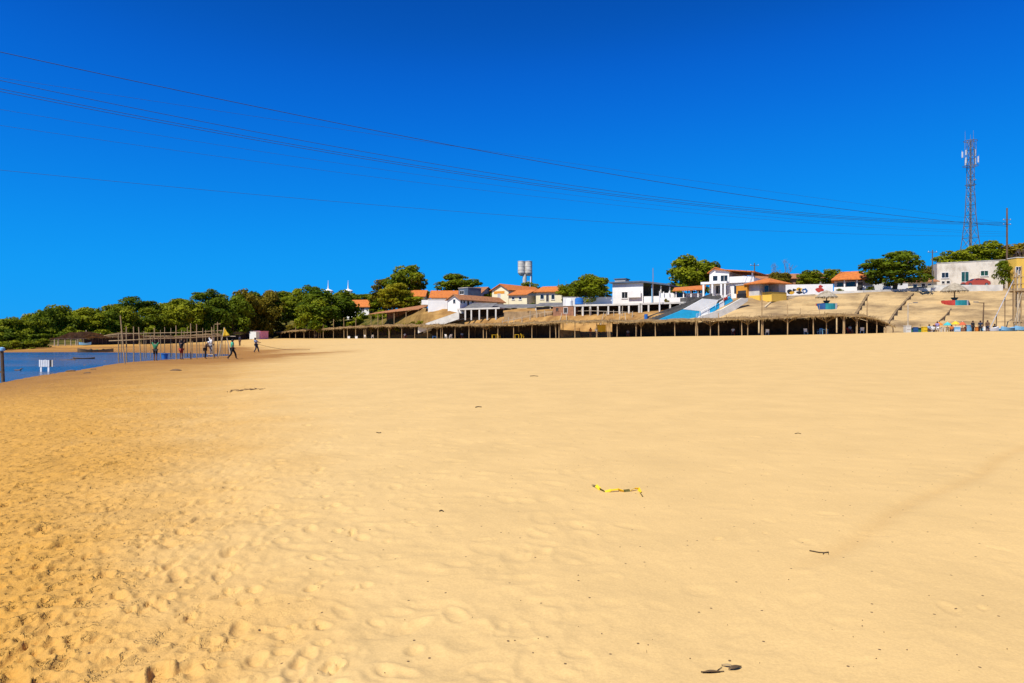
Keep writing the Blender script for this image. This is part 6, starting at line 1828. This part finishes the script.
table('yellow plastic table under the long shelter, right one', under(517, .6), R(-8), 'plastic_yellow')
chair('yellow plastic chair just right of the right yellow table', under(522.5, .8), R(100), 'plastic_yellow')
chair('white plastic chair under the shelter near the painted stairs', under(767, 1.4), R(170), 'plastic_white')
chair('white plastic chair under the tallest shelter', under(806, 1.8), R(140), 'plastic_white')
table('light blue table under the tallest shelter', under(824, 1.0), 0, 'paint_light_blue')
chair('light blue chair left of the light blue table', under(819.5, 1.2), R(-60), 'paint_light_blue')
chair('white plastic chair deep under the rightmost shelter', under(862, 1.6), R(160), 'plastic_white')
for px, lb, m in [(349, 'white cooler box beside the post under the masted shelter', 'plastic_white'), (356.5, 'white cooler box right of the other one under the masted shelter', 'plastic_white')]:
    t = thing('cooler_box', lb, 'cooler box', under(px, .5))
    MB().box(-.3, -.2, 0, .3, .2, .5).build('body', m, t); MB().box(-.32, -.22, .503, .32, .22, .6).build('lid', m, t)
# the gap with the yellow cloth
g = G(601.5, foot(601.5)[0] + 1.2)
t = thing('hanging_cloth', 'bright yellow cloth hung in the gap between the shelters', 'cloth', g)
vs = []; n = 8
for i in range(n + 1):
    for j in range(n + 1):
        vs.append((-.72 + 1.44 * i / n, .07 * math.sin(i * 2.1) * (j / n), .95 + 1.15 * (1 - j / n) + .05 * math.sin(i * 1.3)))
MB().add(vs, [(i * (n + 1) + j, i * (n + 1) + j + 1, (i + 1) * (n + 1) + j + 1, (i + 1) * (n + 1) + j) for i in range(n) for j in range(n)]).build('cloth', 'canvas_yellow', t, smooth=True).modifiers.new('Solidify', 'SOLIDIFY').thickness = .02
MB().bar((-.9, 0, 2.12), (.9, 0, 2.12), .03).build('hanging_pole', 'pole_wood', t)
for x in (-.85, .85): MB().bar((x, 0, -.3), (x, 0, 2.15), .04).build('post', 'pole_wood', t)
SIT = dict(pelvis=(0, 0, .50), spine=(0, -.02, .70), chest=(0, .0, .90), neck=(0, .03, 1.05), head=(0, .06, 1.16), crown=(0, .05, 1.25), sL=(-.18, 0, .97), sR=(.18, 0, .97), eL=(-.23, .1, .72), wL=(-.18, .32, .62), hL=(-.16, .39, .61), eR=(.23, .1, .72), wR=(.18, .32, .62), hR=(.16, .39, .61),
           pL=(-.09, .05, .48), pR=(.09, .05, .48), kL=(-.12, .43, .50), kR=(.12, .43, .50), aL=(-.12, .45, .08), aR=(.12, .45, .08), tL=(-.12, .6, .03), tR=(.12, .6, .03))
person('person in orange shirt standing in the gap left of the yellow cloth', G(590.5, foot(590)[0] + 1.0), R(170), {}, 'cloth_orange', 'cloth_brown')
person('person in pale shirt beside the yellow cloth', G(596.6, foot(596)[0] + .6), R(200), {}, 'cloth_white', 'cloth_navy')
g = G(570, foot(570)[0] + 3.0)
t = thing('thatch_panel', 'tan thatched wind screen in the gap between the shelters', 'screen', g)
MB().hexa([(-1.6, 0, -.2), (1.9, 0, -.2), (1.9, .12, -.2), (-1.6, .12, -.2)], [(-1.7, .1, 1.45), (1.8, .1, 1.25), (1.8, .22, 1.25), (-1.7, .22, 1.45)]).build('panel', 'thatch', t)
for x in (-1.5, 1.7): MB().bar((x, .2, -.3), (x, .2, 1.7), .05).build('post', 'pole_wood', t)

# ------------------------------------------------------------------ beach market at the right
def umbrella(label, px, dY, top, wpx, m):
    Y = foot(px)[0] + dY; g = G(px, Y)
    t = thing('beach_umbrella', label, 'umbrella', g, random.uniform(0, 1))
    zt = zat(top, Y) - g.z; r = wpx / 2 / F * Y
    vs = [(0, 0, zt)]; n = 8; fs = []
    for k in range(n):
        a = 2 * math.pi * k / n; vs.append((r * .55 * math.cos(a), r * .55 * math.sin(a), zt - .16))
    for k in range(n):
        a = 2 * math.pi * k / n; vs.append((r * math.cos(a), r * math.sin(a), zt - .46))
    for k in range(n):
        fs += [(0, 1 + k, 1 + (k + 1) % n), (1 + k, 1 + n + k, 1 + n + (k + 1) % n, 1 + (k + 1) % n)]
    MB().add(vs, fs).build('canopy', m, t).modifiers.new('Solidify', 'SOLIDIFY').thickness = .015
    MB().bar((0, 0, -.3), (0, 0, zt + .08), .025).build('pole', 'white_metal', t)
    for k in range(n):
        a = 2 * math.pi * k / n
        MB().bar((0, 0, zt - .25), (r * .55 * math.cos(a), r * .55 * math.sin(a), zt - .19), .008, None, 4).build('rib', 'steel', t)
def crate(label, px, dY, w, d, hh, m, lid=None, name='crate', cat='box', group=None):
    Y = foot(px)[0] + dY; t = thing(name, label, cat, G(px, Y), R(rs.uniform(-12, 12)), group)
    MB().box(-w / 2, -d / 2, 0, w / 2, d / 2, hh).build('body', m, t)
    MB().box(-w / 2 - .03, -d / 2 - .03, hh + .003, w / 2 + .03, d / 2 + .03, hh + .07).build('lid', lid or m, t)
    MB().box(-w / 2 + .1, -d / 2 - .03, hh * .55, w / 2 - .1, -d / 2 - .003, hh * .65).build('handle_rail', lid or m, t)
umbrella('orange beach umbrella at the left of the market', 938.5, 2.6, 321.8, 8.5, 'canvas_orange')
umbrella('teal beach umbrella right of the orange one', 947.5, 2.9, 322, 8, 'canvas_teal')
umbrella('yellow beach umbrella in the middle of the market', 955.5, 3.2, 321, 8.5, 'canvas_yellow')
umbrella('faded red beach umbrella right of the yellow one', 962.5, 2.6, 321.6, 7, 'canvas_red')
t = thing('market_stall', 'low dark green market counter right of the lamp post', 'stall', under(921.5, 2.6))
MB().box(-1.25, -.35, 0, 1.25, .35, 1.15).build('counter', 'cloth_green', t); MB().box(-1.35, -.45, 1.153, 1.35, .45, 1.23).build('top', 'pole_dark', t)
for x in (-1.15, 0, 1.15): MB().bar((x, .3, 1.23), (x, .3, 1.75), .03).build('post', 'pole_wood', t)
crate('yellow box standing in front of the dark green counter', 924.6, 1.2, .62, .45, .95, 'plastic_yellow', name='crate')
crate('dark blue crate at the left of the dark green counter', 915.5, 1.4, .5, .4, .95, 'paint_navy')
crate('grey concrete block at the foot of the left lamp post', 907.3, .9, .7, .6, 1.0, 'white_concrete', name='concrete_block', cat='block')
crate('white box right of the dark green counter', 930.8, 1.5, .35, .4, 1.1, 'plastic_white')
crate('light blue cooler box under the yellow umbrella', 956.5, 1.8, .8, .45, 1.1, 'paint_light_blue', 'plastic_white', name='cooler_box', cat='cooler box')
crate('brown wooden box under the faded red umbrella', 962.8, 2.2, .4, .4, 1.0, 'brick')
crate('blue cooler box beside the leaning lamp post', 983.6, 1.8, .55, .45, .95, 'paint_light_blue', 'plastic_white', name='cooler_box', cat='cooler box')
crate('tall light blue box left of the dark standing person', 969.3, 2.2, .42, .4, 1.4, 'paint_light_blue')
crate('orange crate on the sand left of the leaning lamp post', 977.2, 1.5, .4, .4, .95, 'canvas_orange')
table('dark wooden table under the teal umbrella', under(947.5, 1.8), R(5), 'pole_dark', hgt=1.1, w=1.1)
table('white table under the orange umbrella', under(942.5, 1.6), R(-5), 'plastic_white', hgt=.95, w=.5)
person('person in purple shirt under the orange umbrella', under(937.3, 1.2), R(170), {}, 'cloth_purple', 'cloth_white')
person('person in white shirt behind the dark green counter', under(933.5, 3.4), R(150), {}, 'cloth_white', 'cloth_navy')
person('person in black standing right of the tall light blue box', under(972.8, 1.0), R(190), {}, 'cloth_black', 'cloth_black', None, True)
person('person in dark navy standing by the leaning lamp post', under(980.4, 1.0), R(150), {}, 'cloth_navy', 'cloth_black', None, True)
person('person in red shirt behind the faded red umbrella', under(966, 3.0), R(180), {}, 'cloth_red', 'cloth_grey')
person('person in black sitting on the white and blue boat', under(994.5, 3.1) + Vector((0, 0, .55)), R(180), SIT, 'cloth_black', 'cloth_navy')
boat('white and light blue boat lying at the right end of the beach', under(995, 2.6) + Vector((0, 0, .5)), R(4), 2.6, .9, .5, 'paint_light_blue', 'plastic_white')
boat('white boat drawn up nearest the water-side sand at the right', under(991, 1.5) + Vector((0, 0, .35)), R(-6), 1.9, .75, .5, 'plastic_white', 'plastic_white')
boat('bright blue boat with raised bow below the wooden scaffold', under(1009, 2.2) + Vector((0, 0, .55)), R(14), 2.6, .95, .5, 'paint_light_blue', 'pole_wood')
boat('long light blue boat cut by the right edge', under(1026, 1.6) + Vector((0, 0, .45)), R(3), 3.0, .9, .5, 'paint_light_blue', 'pole_wood')
for px, lb in ((985.5, 'left wooden trestle under the light blue boats'), (1000.5, 'middle wooden trestle under the light blue boats'), (1012, 'right wooden trestle under the light blue boats')):
    t = thing('trestle', lb, 'trestle', under(px, 2.1))
    MB().beam((-.1, -.9, .42), (-.1, .9, .42), .1, .1).build('bearer', 'pole_dark', t)
    for y in (-.7, .7):
        MB().bar((-.3, y, -.15), (-.1, y, .4), .04).build('leg', 'pole_dark', t); MB().bar((.1, y, -.15), (-.1, y, .4), .04).build('leg', 'pole_dark', t)
# wooden scaffold with deck at the right edge
g = under(1014, 4.0); Ys_ = g.y
t = thing('wooden_scaffold', 'tall wooden scaffold with deck at the right edge of the beach', 'scaffold', g)
zd = zat(291, Ys_) - g.z; zt = zat(268, Ys_) - g.z
for i, (px, dy, top) in enumerate([(1014, 0, 268), (1017.5, 0, 270), (1021, 0, 266), (1026, 0, 268), (1016, 1, 272), (1020, 1, 270), (1027, 1, 270)]):
    x = (Ys_ + dy) * ux(px) - g.x; zb = gz(g.x + x, g.y + dy) - g.z
    MB().bar((x, dy, zb - .4), (x + .05, dy, zat(top, Ys_) - g.z), .10, .08, 7).build('post', 'pole_pale' if i % 2 else 'pole_wood', t)
for dy in (-.1, .9):
    MB().beam((.0, dy, zd - .08), (3.2, dy, zd - .08), .12, .14).build('joist', 'pole_wood', t)
for k in range(9):
    MB().box(.0 + k * .42, -.3, zd, .0 + k * .42 + .38, 1.05, zd + .06).build('plank', 'pole_wood', t)
for z in (zat(284, Ys_) - g.z, zat(277, Ys_) - g.z, zat(322, Ys_) - g.z):
    MB().bar((-.3, -.12, z), (3.2, -.12, z + .05), .05).build('rail', 'pole_wood', t)
MB().bar((0, -.1, zat(324, Ys_) - g.z), (1.0, -.1, zd), .05).build('brace', 'pole_pale', t)
p0, p1 = under(985.5, 3.2), W(1019, 269, 104)
o = MB().bar((0, 0, 0), p1 - p0, .055, .055, 8)
tp = thing('pipe', 'long white pipe slanting up the slope to the yellow house', 'pipe', p0)
o.build('tube', 'pipe_grey', tp)
for k in (.3, .55, .8):
    q = (p1 - p0) * k; gq = gz(p0.x + q.x, p0.y + q.y) - p0.z
    MB().bar((q.x, q.y, min(gq, q.z) - .3), (q.x, q.y, q.z - .08), .06).build('support', 'pole_dark', tp)
    MB().bar(q - (p1 - p0).normalized() * .06, q + (p1 - p0).normalized() * .06, .09, .09, 8).build('collar', 'steel', tp)

# ------------------------------------------------------------------ litter on the near sand
def sand_pt(px, py, dz=.0):
    Y = EYE * F / (py - HY)
    for _ in range(12):
        z = sand_h(Y * ux(px), Y); Y = (EYE - z) * F / (py - HY)
    return Vector((Y * ux(px), Y, sand_h(Y * ux(px), Y) + dz))
def ribbon(name, label, cat, pts, w, mats, lift=.02):
    P = [sand_pt(px, py) for px, py in pts]; o = P[0]
    root = thing(name, label, cat, o); rr = random.Random(len(pts))
    for i, (a, b) in enumerate(zip(P[:-1], P[1:])):
        a2, b2 = a - o, b - o; d = (b2 - a2).normalized(); s = Vector((-d.y, d.x, 0)) * w / 2
        za, zb = lift + .012 * math.sin(i * 1.7), lift + .012 * math.sin((i + 1) * 1.7)
        tw = .015 * math.sin(i * 2.3)
        vs = [a2 - s + Vector((0, 0, za - tw)), a2 + s + Vector((0, 0, za + tw)), b2 + s + Vector((0, 0, zb + tw)), b2 - s + Vector((0, 0, zb - tw))]
        MB().hexa(vs, [v + Vector((0, 0, .006)) for v in vs]).build('band', mats[i % len(mats)], root)
ribbon('hazard_tape', 'crumpled yellow and black strap lying on the smooth sand', 'strap', [(592.5, 486.2), (596, 488.0), (600, 490.2), (605, 492.2), (611, 492.0), (618, 491.6), (624, 492.0), (630, 491.4), (635, 490.5), (638.5, 490.2), (640.5, 493), (642.5, 497)],
       .021, ['strap_dark', 'plastic_yellow', 'strap_dark', 'plastic_yellow', 'plastic_yellow', 'plastic_yellow', 'strap_dark', 'plastic_yellow', 'plastic_yellow', 'plastic_yellow', 'strap_dark'], .010)
DEBRIS = mat('debris', (0.085, 0.055, 0.026), 0.9, 0.3, 14)
def twig(label, pts, r, extra=(), m='debris', leaves=()):
    P = [sand_pt(px, py, r * .7) for px, py in pts]; o = P[0]
    t = thing('dead_twig', label, 'twig', o)
    mb = MB()
    for i, (a, b) in enumerate(zip(P[:-1], P[1:])): mb.bar(a - o, b - o, r * (1 - .3 * i / len(P)), r * (1 - .3 * (i + 1) / len(P)), 6)
    mb.build('stem', m, t)
    for a, b in extra:
        A, B = sand_pt(*a, r * .7) - o, sand_pt(*b, r * .7 + .003) - o
        MB().bar(A, B, r * .6, r * .3, 5).build('side_twig', m, t)
    for (px, py, l, w, a, m_) in leaves:
        c = sand_pt(px, py, .004) - o; n = 6; vs = []
        for k in range(n + 1):
            s = k / n; ww = w * math.sin(math.pi * min(.97, max(.03, s))) ; cx = Vector((math.cos(a), math.sin(a), 0)) * l * (s - .5); sd = Vector((-math.sin(a), math.cos(a), 0)) * ww
            z = Vector((0, 0, .004 * math.sin(s * 3) + .001))
            vs += [c + cx - sd + z + Vector((0, 0, .004)), c + cx + z, c + cx + sd + z + Vector((0, 0, .003))]
        fs = []
        for k in range(n): fs += [(k * 3, k * 3 + 1, k * 3 + 4, k * 3 + 3), (k * 3 + 1, k * 3 + 2, k * 3 + 5, k * 3 + 4)]
        MB().add(vs, fs).build('dry_leaf', m_, t).modifiers.new('Solidify', 'SOLIDIFY').thickness = .004
mat('dry_leaf', (0.15, 0.095, 0.045), 0.85, 0.3, 12)
mat('dry_leaf_pale', (0.42, 0.30, 0.15), 0.85, 0.2, 12)
twig('short dark stick on the sand at the start of the wheel rut', [(809.5, 551.2), (814, 552), (819, 553), (824, 553.2), (828.5, 552.6)], .0055, [((824, 553.2), (823, 555)), ((828, 552.6), (828.5, 555))])
twig('dead leaf and twig at the bottom edge of the sand', [(701, 672.5), (708, 673), (716, 672.5), (724, 672)], .004, [((716, 672), (722, 668))], leaves=[(735, 669.5, .075, .014, .35, 'dry_leaf'), (728, 667.5, .06, .008, -.3, 'dry_leaf_pale'), (711, 673.5, .085, .007, .05, 'dry_leaf')])
twig('tiny curved twig far out on the smooth sand', [(795, 433.8), (798, 433.3), (801, 434)], .006)
twig('small dark twig in the middle of the sand', [(475.5, 407.6), (478, 407), (481.5, 407.3)], .012)
twig('small dark crumb of wood left of the middle', [(439.5, 511.5), (441.5, 510.6), (443.5, 511.8)], .006)
twig('small dark stick on the far sand', [(530, 376.3), (534, 376), (538, 376.4)], .014)
twig('small dark stick near the left middle of the far sand', [(376.5, 432.6), (379, 433.2), (381, 432.8)], .007)
rq = random.Random(77)
for i in range(60):
    px, py = rq.uniform(300, 1020), rq.uniform(430, 680) if rq.random() < .5 else rq.uniform(560, 680)
    g = sand_pt(px, py, .002); s = rq.uniform(.002, .0045)
    vs = [(s * rq.uniform(.6, 1.4), 0, 0), (0, s * rq.uniform(.6, 1.4), 0), (-s * rq.uniform(.6, 1.4), 0, 0), (0, -s * rq.uniform(.6, 1.4), 0), (0, 0, s * 1.1), (0, 0, -s)]
    o = MB().add(vs, [(0, 1, 4), (1, 2, 4), (2, 3, 4), (3, 0, 4), (1, 0, 5), (2, 1, 5), (3, 2, 5), (0, 3, 5)]).build('pebble', 'pole_dark', loc=g)
    tag(o, 'tiny dark pebble scattered on the smooth sand', 'pebble', 'tiny dark pebbles on the sand')
person('seated person in orange shirt between the yellow umbrella and the cooler box', under(951.5, 1.3), R(160), SIT, 'cloth_orange', 'cloth_navy')
person('seated person in light blue shirt right of the dark green counter', under(929, 1.0), R(200), SIT, 'cloth_light_blue', 'cloth_brown')
person('standing person in brown shirt under the right end of the market', under(987.5, .9), R(170), {}, 'cloth_brown', 'cloth_navy')
for px, dY, rz_, sh, lb in [(405, 2.0, 160, 'cloth_white', 'person in white sitting under the shelter in front of the tan shed'), (462, 2.2, 190, 'cloth_light_blue', 'person in light blue sitting right of the white chairs under the shelter'), (628, 2.2, 170, 'cloth_grey', 'person in grey sitting under the shelter right of the yellow cloth'), (733, 2.0, 150, 'cloth_white', 'person in white sitting under the shelter before the stair wall'), (850, 1.8, 200, 'cloth_light_blue', 'person in light blue sitting under the rightmost shelter')]:
    g_ = under(px, dY)
    chair('red chair under the ' + ' '.join(lb.replace('sitting ', '').split()[:12]), g_, R(rz_ + 180), 'plastic_red')
    person(lb, g_ + Vector((0, 0, -.0)), R(rz_), SIT, sh, 'cloth_navy')

for px, Y, w, hh, lm, lb in [(381, 178, 13, 11, 'leaf_mid', 'green bush closing the gap above the left of the tan shed'), (391, 176, 13, 9, 'leaf_light', 'light green bush under the round yellow-green tree'), (403, 174, 12, 9, 'leaf_mid', 'green bush above the right of the tan shed')]:
    shrub(px, Y, w, hh, lm, lb, None)

for a in [(78, 158, 310, 58, 98, 332, 'round', 'leaf_mid', 'mid green tree filling the wood behind the far-left shelters'),
          (98, 168, 309, 78, 120, 330, 'dense', 'leaf_light', 'light green tree in the second row left of the tallest pole'),
          (113, 176, 305, 96, 132, 328, 'round', 'leaf_mid', 'mid green tree just left of the dark dome-topped tree'),
          (162, 190, 302.5, 142, 184, 325, 'round', 'leaf_mid', 'mid green tree just right of the dark dome-topped tree'),
          (183, 194, 299, 164, 204, 324, 'dense', 'leaf_light', 'light green tree just left of the flat-topped tree, second row'),
          (224, 205, 294.5, 206, 243, 324, 'round', 'leaf_mid', 'mid green tree just right of the flat-topped tree, second row'),
          (287, 236, 291.5, 268, 306, 316, 'dense', 'leaf_light', 'light green tree top between the olive tree and the church'),
          (30, 150, 313.5, 12, 50, 338, 'round', 'leaf_light', 'light green tree in the second row near the left edge')]:
    tree(*a, group=WOOD)
h = House('retaining_wall', 'low tan retaining wall on the soil bank below the grey sheet roofs', 'wall', 504, 138, 552, 130.5)
z0_, z1_ = h.hz(311.8), h.loc(552, 311.0)[1]
MB().hexa([(0, 0, -1), (h.w, 0, -1), (h.w, .3, -1), (0, .3, -1)], [(0, 0, z0_), (h.w, 0, z1_), (h.w, .3, z1_), (0, .3, z0_)]).build('wall', 'bank_wall', h.root)
for k, (a, b, lb) in enumerate([(502, 545, 'left long rail of the pale fence on the soil bank'), (545, 590, 'middle long rail of the pale fence on the soil bank'), (590, 632, 'right long rail of the pale fence on the soil bank')]):
    ya, yb = [float(np.interp(q, [500, 632], [137, 119.5])) for q in (a, b)]
    pa, pb = G(a, ya, .85), G(b, yb, .85)
    tag(MB().bar((0, 0, 0), pb - pa, .045, .04, 5).build('fence_rail', 'pole_pale', loc=pa), lb, 'rail')
